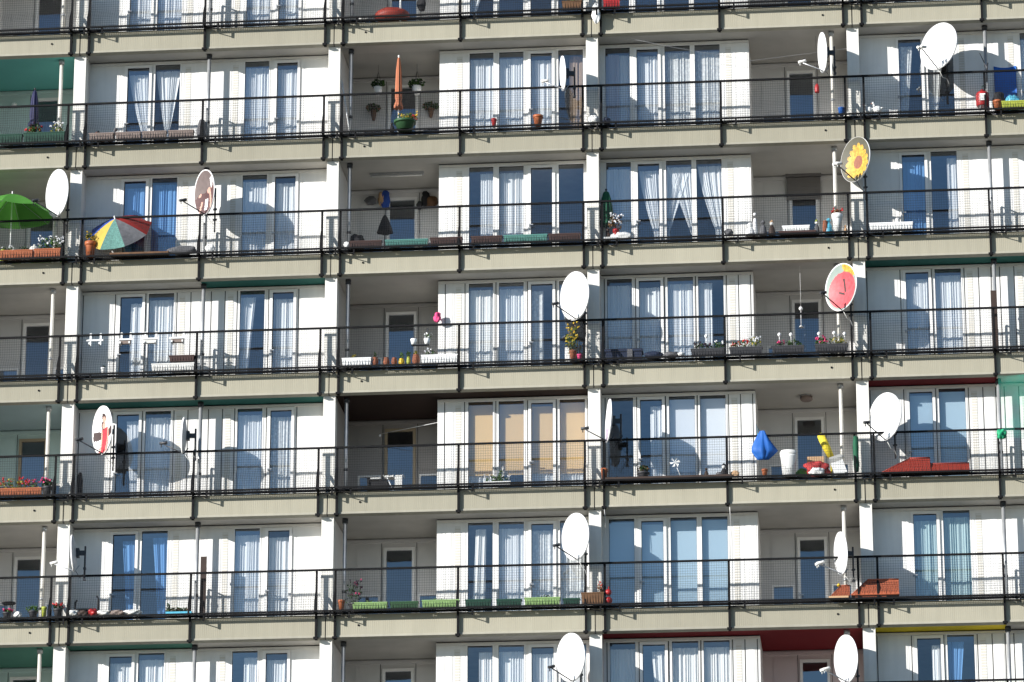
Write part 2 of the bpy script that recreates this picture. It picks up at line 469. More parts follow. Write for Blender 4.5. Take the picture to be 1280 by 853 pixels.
FM = {}
def window_meshes(w, op):
    key = (round(w, 3), op)
    if key in FM: return FM[key]
    b = MB()
    if op:
        b.ring(-.062, w + .062, .03, HS + .062, .062, -.035, .04)
        b.ring(-.006, w + .006, .086, HS + .006, .014, .0, .045, 1)
    else:
        b.ring(-.028, w + .028, .03, HF + .028, .028, -.008, .04)
        b.ring(-.004, w + .004, .054, HF + .004, .010, .012, .045, 1)
    p = MB(); h = HS if op else HF
    p.quad((0, .03, .06), (w, .03, .06), (w, .03, h), (0, .03, h))
    hd = MB()
    if op:
        hd.box(-.045, -.02, -.05, -.035, 1.02, 1.09); hd.box(-.04, -.025, -.075, -.05, 1.05, 1.065); hd.box(-.04, .06, -.085, -.07, 1.048, 1.068)
    FM[key] = (b.mesh('window_frame', [FRAME, JOINT]), p.mesh('pane', GLASS), hd.mesh('handle', LTMETAL) if op else None)
    return FM[key]

# loggia back wall with a balcony door and low side lights (local x from the bay's pillar)
def loggia_meshes(kind):
    x0, x1 = LOG[kind]
    d0, d1 = (1.19, 1.77) if kind == 'B' else (4.585, 5.12)
    lw = [(x0 + .24, d0 - .15), (d1 + .15, x1 - (.16 if kind == 'B' else .22))]
    top = H - ZF
    b = MB()
    xs = x0
    for (a, c, zt) in ((lw[0][0], lw[0][1], 1.30), (d0 - .07, d1 + .07, 2.39), (lw[1][0], lw[1][1], 1.30)):
        b.box(xs, a, YL, YL + .1, 0, top); b.box(a, c, YL, YL + .1, zt, top); xs = c
    b.box(xs, x1, YL, YL + .1, 0, top)
    for (a, c) in lw:
        b.box(a, c, YL - .012, YL, 1.40, 2.42)
    b.box(x0, x1, YL - .03, YL, top - .10, top - .03)
    for x in (lw[0][1] + .04, d1 + .11): b.box(x - .006, x + .006, YL - .006, YL, .1, top - .1, 1)
    wall = b.mesh('loggia_wall', [LOGW, JOINT])
    fr = MB().ring(0, d1 - d0 + .13, 0, 2.39, .062, -.03, .05)
    pn = MB(); pn.quad((.06, .03, .06), (d1 - d0 + .07, .03, .06), (d1 - d0 + .07, .03, 2.33), (.06, .03, 2.33))
    hd = MB(); hd.box(.02, .045, -.05, -.03, 1.02, 1.10); hd.box(.02, .12, -.075, -.055, 1.05, 1.07); hd.box(.028, .038, -.056, -.049, 1.05, 1.07)
    lows = []
    for (a, c) in lw:
        f = MB().ring(0, c - a, .3, 1.30, .035, -.01, .05)
        p = MB(); p.quad((.03, .03, .33), (c - a - .03, .03, .33), (c - a - .03, .03, 1.27), (.03, .03, 1.27))
        lows.append((a, f.mesh('low_window', FRAME), p.mesh('pane', GLASS)))
    return wall, d0 - .065, fr.mesh('balcony_door', FRAME), pn.mesh('pane', GLASS), hd.mesh('handle', LTMETAL), lows
LGM = {k: loggia_meshes(k) for k in 'BC'}

# structural pieces of one bay
sl = MB(); sl.box(PW, W, 0.064, YR, .022, ZF); SLM = sl.mesh('floor_slab', SLAB)
fa = MB()
xa, xb = PW / 2 + .012, W + PW / 2 - .012
def prof(x): return [(x, -.03, FT), (x, -.03, .085), (x, -.042, .078), (x, -.042, .038), (x, .060, 0), (x, .0635, 0), (x, .0635, FT)]
pa, pb = prof(xa), prof(xb)
fa.v += pa + pb
nP = len(pa)
for i in range(nP): 
    j = (i + 1) % nP
    fa.face((i, nP + i, nP + j, j), 0 if i in (0, 6) else 1)
fa.face(list(range(nP))[::-1], 1); fa.face([nP + i for i in range(nP)], 1)
fa.box(xb + .001, xb + .023, -.015, .062, .004, FT - .01, 2)
FAM = fa.mesh('fascia', [FASCIA, LIP, JOINT])
dr = MB(); dr.tube([(0, .01, 0), (0, -.014, -.002)], .024, 8, 0); DRM = dr.mesh('drain_outlet', BLACK)

# soffits
def soff(x0, x1, y0, y1): return MB().box(x0, x1, y0, y1, .008, .0215)
SO = {'L': soff(PW, W / 2 + .12, .066, YW - .001).mesh('balcony_soffit', SOFF), 'R': soff(W / 2 + .12, W, .066, YW - .001).mesh('balcony_soffit', SOFF),
      'B': soff(PW, 2.52, YW - .001, YL).mesh('loggia_soffit', SOFF), 'C': soff(3.70, W, YW - .001, YL).mesh('loggia_soffit', SOFF)}

# room behind the windows and side walls between the flats
def room(kind):
    b = MB(); x0, x1 = SPAN[kind]
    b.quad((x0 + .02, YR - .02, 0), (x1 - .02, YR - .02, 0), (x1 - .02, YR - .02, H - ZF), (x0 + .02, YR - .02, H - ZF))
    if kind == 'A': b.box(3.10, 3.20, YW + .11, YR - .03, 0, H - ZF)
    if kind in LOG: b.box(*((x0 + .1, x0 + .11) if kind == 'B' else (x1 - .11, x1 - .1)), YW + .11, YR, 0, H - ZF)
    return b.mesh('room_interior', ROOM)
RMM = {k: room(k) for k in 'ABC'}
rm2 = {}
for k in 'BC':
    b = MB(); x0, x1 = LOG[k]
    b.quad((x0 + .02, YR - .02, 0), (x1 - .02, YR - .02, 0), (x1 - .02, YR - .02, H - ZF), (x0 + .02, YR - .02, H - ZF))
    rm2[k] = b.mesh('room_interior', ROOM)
pw = MB(); pw.box(0, PW, .35, YR, .2, H - .003); PWM = pw.mesh('partition_wall', LOGW)

# railing: rail, posts with outward gusset, bent mesh basket
RT_ = 1.545
PROF = [(-.11, RT_ - .02), (-.11, 1.06), (-.25, .83), (-.28, .60)]
rl = MB(); rl.box(0, W, -.135, -.09, RT_ - .02, RT_ + .022)
rl.box(0, W, -.297, -.265, .56, .60)
rl.box(0, W, -.085, -.032, .552, .60)
RLM = rl.mesh('railing', BLACK)
ps = MB()
ps.box(-.024, .024, -.10, -.055, .03, RT_ - .02)
ps.box(-.024, .024, -.055, -.03, .30, .36)
ps.box(-.055, .055, -.115, -.045, .0, .045); ps.box(-.03, .03, -.05, .02, -.012, 0)
for i in range(1, 3):
    (y0, z0), (y1, z1) = PROF[i], PROF[i + 1]
    b = len(ps.v)
    for x in (-.022, .022):
        ps.v += [(x, y0 - .012, z0 + .01), (x, y0 + .03, z0 - .02), (x, y1 + .03, z1), (x, y1 - .012, z1 - .0)]
    for q in ((0, 1, 2, 3), (7, 6, 5, 4), (0, 4, 5, 1), (1, 5, 6, 2), (2, 6, 7, 3), (3, 7, 4, 0)): ps.face([b + t for t in q])
ps.box(-.02, .02, -.27, -.10, .555, .575)
for t in (.34,): 
    ps.box(t - .018, t + .018, -.275, -.245, .42, .565)
    ps.tube([(.02, -.10, .52), (t, -.26, .44)], .012, 4)
PSM = ps.mesh('post', BLACK)
def meshpanel(L):
    b = MB(); w = .0017
    n = int(L / .052)
    full = PROF + [(-.06, .575)]
    for i in range(n + 1):
        x = i * L / n
        for (y0, z0), (y1, z1) in zip(full[:-1], full[1:]):
            d = math.hypot(y1 - y0, z1 - z0); ny, nz = (z1 - z0) / d * w, -(y1 - y0) / d * w
            ww = w * (1.9 if z1 < .59 else 1)
            k = len(b.v)
            for xx in (x - ww, x + ww):
                b.v += [(xx, y0 + ny, z0 + nz), (xx, y1 + ny, z1 + nz), (xx, y1 - ny, z1 - nz), (xx, y0 - ny, z0 - nz)]
            for q in ((0, 1, 2, 3), (7, 6, 5, 4), (0, 4, 5, 1), (2, 6, 7, 3)): b.face([k + t for t in q])
    for (y0, z0), (y1, z1) in zip(full[:-1], full[1:]):
        d = math.hypot(y1 - y0, z1 - z0); m_ = max(1, int(d / .052))
        for i in range(m_):
            y = y0 + (y1 - y0) * (i + .5) / m_; z = z0 + (z1 - z0) * (i + .5) / m_
            q_ = w * (1.9 if z1 < .59 else 1)
            b.box(0, L, y - q_, y + q_, z - q_, z + q_)
    return b.mesh('mesh_panel', WIRE)
MX = 3.07
MPL, MPR = meshpanel(MX - .353 - .03), meshpanel(W - .066 - MX - .03)
MPS = meshpanel(.353 + .066 - .05)
# perpendicular divider frame by the pole in the middle of an A bay
dv = MB()
for y in (.13, .37): dv.box(3.115, 3.145, y - .012, y + .012, ZF, 1.42)
dv.box(3.115, 3.145, .13, .37, 1.42, 1.45); dv.box(3.118, 3.142, .13, .37, .55, .58)
DVM = dv.mesh('divider_frame', GALV)
def pipe_mesh(split):
    b = MB(); b.tube([(0, .27, ZF), (0, .27, H - .06)], .042, 12, 0)
    b.tube([(0, .27, H - .10), (0, .27, H + .005)], .066, 12, 1)
    b.tube([(0, .27, 1.1), (0, .27, 1.16)], .05, 12, 1)
    return b
PPM = {'g': pipe_mesh(0).mesh('rain_pipe', [GALV, DKMETAL]), 'w': pipe_mesh(0).mesh('rain_pipe', [PIPEW, GALV])}

SOFFC = {(-1, 1): (TEAL,) * 3, (-1, 4): (PALETEAL,) * 3, (-1, 6): (GREEN,) * 3,
         (0, 3): (None, DKGREEN), (0, 4): (DKGREEN, DKGREEN), (0, 6): (GREEN, None),
         (1, 4): (DKBROWN,) * 3, (2, 6): (DKRED,) * 3, (3, 3): (DKGREEN, DKGREEN), (3, 4): (RED2, None), (3, 6): (YELLOW, None)}
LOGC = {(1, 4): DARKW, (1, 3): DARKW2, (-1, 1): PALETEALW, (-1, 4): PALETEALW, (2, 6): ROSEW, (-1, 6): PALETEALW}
DOORC = {(1, 4): TANTRIM, (-1, 4): TANTRIM}

# pillars, each running the whole height
for i in range(-1, 5):
    zt, zb = H + FT + .02, GROUND
    p = MB(); p.box(.0, PW, .065, .345, zb, zt)
    b0 = p.mesh('pillar', PILLAR)
    bpart('pillar', b0, (i * W, 0, 0))

for (bi, kind) in BAYS:
    X = bi * W
    for s in ROWS:
        Z = -H * s
        joint = 1 if s in (3, 4) or (s == 6 and bi in (2, 3)) else 0
        bpart('window_wall', WM[(kind, joint)], (X, 0, Z + ZF))
        bpart('floor_slab', SLM, (X, 0, Z))
        f = bpart('fascia', FAM, (X, 0, Z))
        if kind != 'A':
            bpart('drain_outlet', DRM, ((.87 if kind == 'B' else 5.42), -.03, .30), parent=f)
        c = SOFFC.get((bi, s), (None, None, None))
        for k, cc in zip(('L', 'R') + ((kind,) if kind in LOG else ()), tuple(c) + (None,)):
            bpart('balcony_soffit' if k in 'LR' else 'loggia_soffit', SO[k], (X, 0, Z + H), {0: cc} if cc else None)
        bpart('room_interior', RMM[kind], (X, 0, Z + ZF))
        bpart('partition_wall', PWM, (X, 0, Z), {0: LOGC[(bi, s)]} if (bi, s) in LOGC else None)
        for (a, c_) in LOUV[kind]:
            if bi >= 0: bpart('vent_louvre', LM, (X + a, YW, Z + ZF + .16))
        for (a, c_, op) in WIN[kind]:
            fm, pm, hm = window_meshes(c_ - a, op)
            w_ = bpart('french_window' if op else 'window', fm, (X + a, YW, Z + ZF))
            inst('pane', pm, w_)
            if hm: inst('handle', hm, w_)
        if kind in LOG:
            wall, dx, fr, pn, hd, lows = LGM[kind]
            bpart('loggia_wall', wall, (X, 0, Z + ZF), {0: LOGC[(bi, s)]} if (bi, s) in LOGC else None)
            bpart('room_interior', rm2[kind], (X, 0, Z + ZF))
            ov = {0: DOORC[(bi, s)]} if (bi, s) in DOORC else None
            d = bpart('balcony_door', fr, (X + dx, YL, Z + ZF), ov); inst('pane', pn, d); inst('handle', hd, d)
            for (a, f_, p_) in lows:
                q = bpart('low_window', f_, (X + a, YL, Z + ZF)); inst('pane', p_, q)
        if s <= 5 or True:
            r = bpart('railing', RLM, (X, 0, Z))
            for x in (.353, MX, W - .066): inst('post', PSM, r, (x, 0, 0))
            inst('mesh_panel', MPL, r, (.353 + .03, 0, 0)); inst('mesh_panel', MPR, r, (MX + .03, 0, 0))
            inst('mesh_panel', MPS, r, (W - .066 + .03, 0, 0))
        px_ = {'A': 3.13, 'B': .50, 'C': 5.60}[kind]
        bpart('rain_pipe', PPM['w' if kind == 'C' else 'g'], (X + px_, 0, Z))
        if kind == 'A': bpart('divider_frame', DVM, (X, 0, Z))
# bands above and below the storeys in view, and the body of the block behind
for (bi, kind) in BAYS:
    for s in (-1,):
        bpart('fascia', FAM, (bi * W, 0, H)); bpart('floor_slab', SLM, (bi * W, 0, H))
b = MB(); b.box(-W, 4 * W + PW, YW, YR, GROUND, -6 * H + .02)
bpart('lower_storeys', b.mesh('lower_storeys', WHITE), (0, 0, 0))
b = MB(); b.box(-W, 4 * W + PW, YR + .001, YR + 8, GROUND, H + FT)
bpart('building_core', b.mesh('building_core', SLAB), (0, 0, 0))
# ------------------------------------------------------------------ curtains and blinds
ROWN = {0: 'top row', 1: 'second row', 2: 'third row', 3: 'fourth row', 4: 'fifth row', 5: 'sixth row', 6: 'bottom row'}
ORD = ['first', 'second', 'third', 'fourth']
PILN = {0: 'leftmost pillar', 1: 'second pillar', 2: 'third pillar', 3: 'rightmost pillar'}
def curtain_mesh(style, w, h, rnd, matl):
    b = MB()
    def sheet(fx0, fx1, z0, z1, amp=.021, folds=None):
        """hanging cloth from x = fx0(t) to fx1(t), t = 0 at the top"""
        nf = folds or max(3, (fx1(0) - fx0(0)) / .062)
        nu = int(nf * 8); nv = 16; ph = rnd.uniform(0, 6); k = len(b.v)
        wp = [rnd.uniform(0, 6) for _ in range(3)]; jit = [1.6 * math.sin(i / nu * 9 + wp[0]) + 1.1 * math.sin(i / nu * 17 + wp[1]) + rnd.uniform(-.3, .3) for i in range(nu + 1)]; am = [.55 + .45 * math.sin(i / nu * 13 + wp[2]) for i in range(nu + 1)]
        for j in range(nv + 1):
            t = j / nv; a, c = fx0(t), fx1(t)
            for i in range(nu + 1):
                u = i / nu
                y = amp * am[i] * math.sin(2 * math.pi * nf * u + ph + jit[i] + .5 * t) + .4 * amp * math.sin(2 * math.pi * nf * .37 * u + ph * 2)
                b.v.append((a + (c - a) * u, y, z1 + (z0 - z1) * t))
        for j in range(nv):
            for i in range(nu):
                q = k + j * (nu + 1) + i
                b.face((q, q + nu + 1, q + nu + 2, q + 1), 0, True)
    top = h - .03
    if style == 'full': sheet(lambda t: -.02, lambda t: w + .02, .05, top)
    elif style == 'flat': sheet(lambda t: -.02, lambda t: w + .02, .05, top, .012, 5)
    elif style == 'left': sheet(lambda t: -.02, lambda t: w * .55, .05, top)
    elif style == 'right': sheet(lambda t: w * .45, lambda t: w + .02, .05, top)
    elif style == 'half_r': sheet(lambda t: w * .62, lambda t: w + .02, .05, top)
    elif style == 'drape_l': sheet(lambda t: -.02, lambda t: w * (.62 - .30 * min(1, t * 1.2)), .05, top)
    elif style == 'drape_r': sheet(lambda t: w * (.40 + .28 * min(1, t * 1.2)), lambda t: w + .02, .05, top)
    elif style == 'centre': sheet(lambda t: w * .30 - .10 * t, lambda t: w * .72 - .04 * t, .05, top)
    elif style == 'tie_c':      # gathered into a knot low in the middle
        f = lambda t: (1 - t / .85) ** .8 if t < .85 else .0
        sheet(lambda t: w * .5 - w * .5 * max(f(t), .13), lambda t: w * .5 + w * .5 * max(f(t), .13), .38, top)
    elif style == 'tie_r':
        sheet(lambda t: w * min(.72, .05 + 1.0 * t ** 1.4), lambda t: w + .02, .30, top)
    elif style == 'tie_l':
        sheet(lambda t: -.02, lambda t: w * max(.28, .95 - 1.0 * t ** 1.4), .30, top)
    elif style == 'swag':
        sheet(lambda t: -.02, lambda t: w * (1.0 - .95 * t), .75, top); sheet(lambda t: w * (.02 + .93 * t), lambda t: w + .02, .75, top)
        sheet(lambda t: -.02, lambda t: w * .12, .05, .8); 
    elif style == 'cafe':
        sheet(lambda t: -.02, lambda t: w + .02, .05, 1.02); b.tube([(-.02, 0, 1.03), (w + .02, 0, 1.03)], .008, 5)
    elif style in ('blind', 'blind_long', 'roller', 'roller_half'):
        lo = {'blind': .85, 'blind_long': .06, 'roller': .10, 'roller_half': .80}[style]
        if 'blind' in style:
            z = top
            while z > lo:
                b.box(-.01, w + .01, .006, .012, z - .034, z - .028)
                b.quad((-.01, .003, z - .044), (w + .01, .003, z - .044), (w + .01, -.006, z - .003), (-.01, -.006, z - .003)); z -= .042
        else:
            b.box(-.015, w + .015, -.004, .004, lo, top); b.box(-.015, w + .015, -.012, .012, lo - .025, lo)
    return b.mesh('curtain', matl)

CM = {'N': (CURT, 'white net curtain'), 'L': (LACE, 'patterned lace curtain'), 'T': (THICK, 'thick white curtain'), 'B': (BLUEC, 'blue curtain'),
      'E': (TEALC, 'pale teal curtain'), 'P': (PINKC, 'greyish pink curtain'), 'A': (TANB, 'tan slatted blind'), 'Z': (BLUEB, 'pale blue slatted blind'),
      'R': (WHITEB, 'plain white roller blind'), 'O': (BROWNC, 'brown curtain')}
HOW = {'full': 'hanging straight', 'flat': 'hanging flat', 'left': 'drawn left', 'right': 'drawn right', 'half_r': 'drawn far right', 'drape_l': 'draped left',
       'drape_r': 'draped right', 'centre': 'bunched mid pane', 'tie_c': 'knotted low', 'tie_r': 'tied right', 'tie_l': 'tied left', 'swag': 'in crossed swags',
       'cafe': 'covering the lower pane', 'blind': 'let down partway', 'blind_long': 'let down fully', 'roller': 'let down', 'roller_half': 'let down partway'}
# per row and bay: four windows, each "material:style" or "-" for none, "+" joins two in one window
CUR = {
 (0, 0): 'N:full N:full N:full N:full', (0, 1): 'N:tie_l - - -', (0, 2): '- - - -', (0, 3): 'N:full N:full N:full -',
 (1, 0): 'N:tie_r N:tie_c N:full N:full', (1, 1): 'N:full N:full N:full O:right', (1, 2): 'P:left+N:right N:full L:full L:full', (1, 3): 'L:drape_l L:drape_l N:full -',
 (2, 0): 'B:full B:full N:full N:full', (2, 1): 'N:right N:full - -', (2, 2): 'N:full N:tie_r N:swag N:tie_r', (2, 3): 'B:full N:half_r N:full -',
 (3, 0): 'N:right N:full N:drape_l N:full', (3, 1): 'T:full N:full L:left -', (3, 2): 'N:full N:full N:full N:left', (3, 3): 'N:full N:full N:full -',
 (4, 0): 'N:drape_r N:full N:full L:full', (4, 1): 'A:blind+N:cafe A:blind A:blind+N:cafe A:blind+N:cafe', (4, 2): '- N:right R:roller_half+N:full R:roller', (4, 3): 'Z:blind_long Z:blind_long N:full -',  # right-hand pale blue blinds are added, standing in for blue panes with horizontal lines
 (5, 0): 'B:drape_r B:drape_r N:full N:full', (5, 1): 'T:centre N:full L:full L:full', (5, 2): 'Z:blind_long Z:blind_long Z:blind_long Z:blind_long', (5, 3): 'E:full E:full N:full -',
 (6, 0): 'N:full N:full N:right N:full', (6, 1): 'N:right N:full N:full N:full', (6, 2): 'T:full T:drape_r T:full T:full', (6, 3): 'N:half_r B:drape_l N:full -',
}
for (s, bi), spec in CUR.items():
    kind = dict(BAYS)[bi]
    for wi, e in enumerate(spec.split()):
        if e == '-': continue
        a, c, op = WIN[kind][wi]; h = HS if op else HF
        for n_, one in enumerate(e.split('+')):
            mk, st = one.split(':'); matl, nm = CM[mk]
            rnd = random.Random(s * 100 + bi * 10 + wi)
            me = curtain_mesh(st, c - a, h - (.10 if 'r' not in mk and mk not in 'ARZ' else .02), rnd, matl)
            isb = mk in 'ARZ'
            o = inst('window_blind' if isb else 'curtain', me, None, (bi * W + a, YW + .10 + .06 * n_, -H * s + ZF))
            me.name = o.name
            tag(o, f'{nm} {HOW[st]}, {ORD[wi]} window right of the {PILN[bi]}, {ROWN[s]}', 'blind' if isb else 'curtain',
                'blinds behind the windows' if isb else 'curtains behind the windows')

# ------------------------------------------------------------------ satellite dishes
def dish_print(kind, u, v):
    """material slot printed at dish coordinates u (right), v (up)"""
    r = math.hypot(u, v)
    if kind == 'plain' or kind == 'grey': return 0
    if kind == 'half_tone':
        return 0 if v > -.05 + .25 * u + .1 * math.sin(u * 5) else 1
    if r > .985: return 3 if kind == 'sunflower' else 0
    if kind == 'sunflower':
        du, dv = u - .03, v + .10; rr = math.hypot(du, dv); t = math.atan2(dv, du)
        if rr < .30: return 2
        lim = .60 + .20 * abs(math.sin(t * 7.5 + .3)) ** .6 - .06 * math.sin(t * 3)
        return 1 if rr < lim else 3
    if kind == 'red_disc':
        du, dv = (u - .02) / .86, (v + .12) / .78; rr = math.hypot(du, dv)
        if rr < 1:
            if abs(u - .05 - .10 * (.45 - v)) < .055 and -.22 < v < .38: return 3
            if abs((v + .28) - .35 * (u - .06) * -1) < .05 and -.28 < u < .08: return 3
            return 1
        return 4 if (u > .1 and v > .35) else 2
    if kind == 'two_figures':
        if (u / .16) ** 2 + ((v - .45) / .13) ** 2 < 1 or ((u + .12) / .14) ** 2 + ((v - .22) / .12) ** 2 < 1: return 2
        if ((u - .02) / .20) ** 2 + ((v - .53) / .19) ** 2 < 1 or ((u + .15) / .19) ** 2 + ((v - .25) / .19) ** 2 < 1: return 3
        if abs(u + .02) < .36 - .10 * v and -.95 < v < .12:
            if abs(u - .28 - .1 * v) < .07 or abs(u + .36) < .06: return 2
            return 1
        if .3 < abs(u) < .95 and -.32 < v < -.05 + .15 * abs(u): return 3
        return 0
    if kind == 'portrait_group':
        if v > .12 + .14 * u + .05 * math.sin(u * 9):
            return 4 if (u > .45 and v < .55) else 1
        for cu, cv in ((-.62, .08), (-.28, .20), (.12, .10), (.52, .24)):
            if ((u - cu) / .115) ** 2 + ((v - cv) / .15) ** 2 < 1: return 2
        if abs(u + .05) < .14 and -.75 < v < -.25: return 4
        if abs(u - .38 + .3 * (v + .3)) < .10 and v > -.8: return 2
        if abs(u + .5 - .3 * (v + .5)) < .07 and v < -.3: return 2
        return 3
    return 0
DMATS = {'half_tone': [DISHW, LILAC], 'plain': [DISHW], 'grey': [DISHG], 'sunflower': [DISHW, PYEL, PBRN, PDK], 'red_disc': [DISHW, PPINK, PGREYG, HAIR, PYEL],
         'two_figures': [DISHW, PRED, SKIN, HAIR], 'portrait_group': [DISHW, PROSE, SKIN, PMAR, DISHW]}
DM = {}
def dish_mesh(kind, b_, eps):
    key = (kind, b_, eps)
    if key in DM: return DM[key]
    a = b_ * .90
    N = Vector((0, -math.cos(eps), math.sin(eps))); U = Vector((0, math.sin(eps), math.cos(eps)))
    mats = DMATS[kind] + [DISHG]
    rings, seg = (34, 72) if kind not in ('plain', 'grey') else (9, 48)
    b = MB(); depth = .16 * b_
    for side in (0, 1):
        k = len(b.v)
        for i in range(rings + 1):
            r = i / rings
            for j in range(seg):
                t = 2 * math.pi * j / seg
                p = Vector((1, 0, 0)) * (a * r * math.cos(t)) + U * (b_ * r * math.sin(t)) - N * (depth * (1 - r * r) + side * .016)
                b.v.append(tuple(p))
        for i in range(rings):
            for j in range(seg):
                j2 = (j + 1) % seg
                rm, tm = (i + .5) / rings, 2 * math.pi * (j + .5) / seg
                mi = dish_print(kind, rm * math.cos(tm), rm * math.sin(tm)) if side == 0 else len(mats) - 1
                q = (k + i * seg + j, k + i * seg + j2, k + (i + 1) * seg + j2, k + (i + 1) * seg + j)
                b.face(q if side else q[::-1], mi, True)
    # rolled rim
    rim = []
    n0 = len(b.v)
    for j in range(seg):
        t = 2 * math.pi * j / seg
        p = Vector((1, 0, 0)) * (a * 1.012 * math.cos(t)) + U * (b_ * 1.012 * math.sin(t))
        b.v += [tuple(p + N * .006), tuple(p - N * .022)]
    for j in range(seg):
        j2 = (j + 1) % seg
        b.face((n0 + 2 * j, n0 + 2 * j2, n0 + 2 * j2 + 1, n0 + 2 * j + 1), len(mats) - 1 if kind == 'grey' else 0, True)
        f0 = rings * seg
        b.face((n0 + 2 * j, f0 + j, f0 + j2, n0 + 2 * j2), 0)
    DM[key] = (b.mesh('reflector', mats), N, U, depth)
    return DM[key]

def dish(px_, py_, size_px, phi, label, kind='plain', Y=-.30, eps=-4, arm=None, down=.9, dark_arm=True, twin=False, poleside=1):
    eps = math.radians(eps)
    c = at(px_, py_, Y)
    # the ring's real half height from its height in the picture
    d = (c - CAM).dot(FWD)
    phi_r = math.radians(phi)
    Uw = Vector((math.sin(phi_r) * math.sin(eps), math.cos(phi_r) * math.sin(eps), math.cos(eps)))
    Xw = Vector((math.cos(phi_r), -math.sin(phi_r), 0))
    vy = math.hypot(Uw.dot(UP), .9 * Xw.dot(UP)) * F_PX / d
    b_ = round(size_px / 2 / vy, 2)
    me, N, U, depth = dish_mesh(kind, b_, eps)
    t = thing('satellite_dish', label, 'satellite dish', c, 'satellite dishes on the balcony railings', -phi_r)
    inst('reflector', me, t)
    A = MB()
    foot = U * (-b_ * 1.0) - N * .03
    lnb = N * (b_ * 1.02) - U * (b_ * .52)
    A.tube([foot - N * .10 + U * .12, foot, lnb], .014, 6, 0)
    A.build('feed_arm', DKMETAL if dark_arm else LTMETAL, t)
    aim = (Vector((0, 0, 0)) - U * .15 - lnb).normalized()
    for k_, off in enumerate(((-.05, .05) if twin else (0,))):
        L = MB(); o_ = lnb + Vector((off, 0, .035))
        L.tube([o_ - aim * .10, o_ + aim * .02, o_ + aim * .03, o_ + aim * .075], [.032, .032, .036, .036], 10, 0)
        L.tube([o_ - aim * .06, o_ - aim * .06 - Vector((0, 0, .09))], .012, 6, 0)
        L.build('feed_head', OFFW if (twin or not dark_arm) else DKMETAL, t)
    M = MB()
    back = -N * (depth + .02)
    pz = Vector((0, back.y + .19, 0))
    M.box(-.07, .07, back.y - .01, back.y + .06, back.z - .10, back.z + .10)
    M.box(-.035, .035, back.y + .05, pz.y, back.z - .05, back.z + .05)
    M.tube([(0, pz.y, .16), (0, pz.y, -down)], .021, 8)
    for zz in (-.35, -.6): M.box(-.04, .04, pz.y - .03, pz.y + .03, max(zz, -down) - .02, max(zz, -down) + .02)
    M.build('mount', DKMETAL, t)
    K = MB(); e0 = foot - N * .02; K.tube([tuple(e0), tuple(e0 + Vector((.02, .10, -.16))), (0.01, pz.y - .03, -down * .8), (.05, pz.y - .01, -down * .95)], .007, 5); K.build('cable', DARKF if len(label) % 2 else OFFW, t)
    if label.startswith('big white dish by'): pass
    return t

dish(703, 92, 44, 77, 'white dish seen edge-on, left of third pillar, second row', Y=-.42, dark_arm=False, down=.55)
dish(1027.5, 66, 50, 77, 'narrow side-on white dish beside the cream pole, second row', Y=-.40, dark_arm=False, down=.5)
dish(1173, 58, 60, 38, 'large round-faced white dish right of rightmost pillar, second row', Y=-.22, eps=6, twin=True)
dish(71, 241.5, 60, 48, 'white dish beside the green parasol', Y=-.30)
dish(255, 241, 58, 52, 'dish printed with a pale rose group portrait', 'portrait_group', Y=-.22)
dish(1069, 199.5, 56, 46, 'dish printed with a yellow sunflower on dark ground', 'sunflower', Y=-.32, eps=1, twin=True)
dish(718, 370, 61, 46, 'white dish above the potted plant, left of third pillar, fourth row', Y=-.28)
dish(1051, 359, 59, 44, 'dish painted with a red disc and black hooked mark', 'red_disc', Y=-.32, eps=0)
dish(127.5, 538, 61, 53, 'dish printed with two figures in red', 'two_figures', Y=-.22)
dish(760, 526, 54, 78.5, 'narrow side-on dish, white above and lilac below, fifth row', 'half_tone', Y=-.42, eps=3, dark_arm=True, down=.5)
dish(1106, 521, 60, 44, 'white dish above the red tiled cover', Y=-.22, eps=1)
dish(229, 545, 46, 86.5, 'dish seen exactly edge-on before the fifth row windows', Y=-.30, eps=2, down=.55)
dish(719, 671, 59, 47, 'white dish above the green planters, left of third pillar, sixth row', Y=-.28)
dish(1050.5, 692, 54, 71, 'side-on white dish above the orange tiled covers', Y=-.42, dark_arm=False, twin=True, down=.6)
dish(91, 692, 46, 86.5, 'edge-on dish against the leftmost pillar, sixth row', 'plain', Y=-.40, dark_arm=False, down=.6)
dish(713, 822, 60, 46, 'white dish left of third pillar, bottom row', Y=-.28, dark_arm=True)
dish(1057, 824, 60, 58, 'white dish before the dark red soffit, bottom row', Y=-.34, dark_arm=False, twin=True)

# ------------------------------------------------------------------ things on the ledges
def ZL(s): return -H * s + .598
RND = random.Random(11)
def span(x0, y0, x1, y1, Y=-.19):
    a = at(x0, y1, Y); b = at(x1, y1, Y); t = at((x0 + x1) / 2, y0, Y); q = at((x0 + x1) / 2, y1, Y)
    return (a.x + b.x) / 2, b.x - a.x, t.z - q.z, q.z

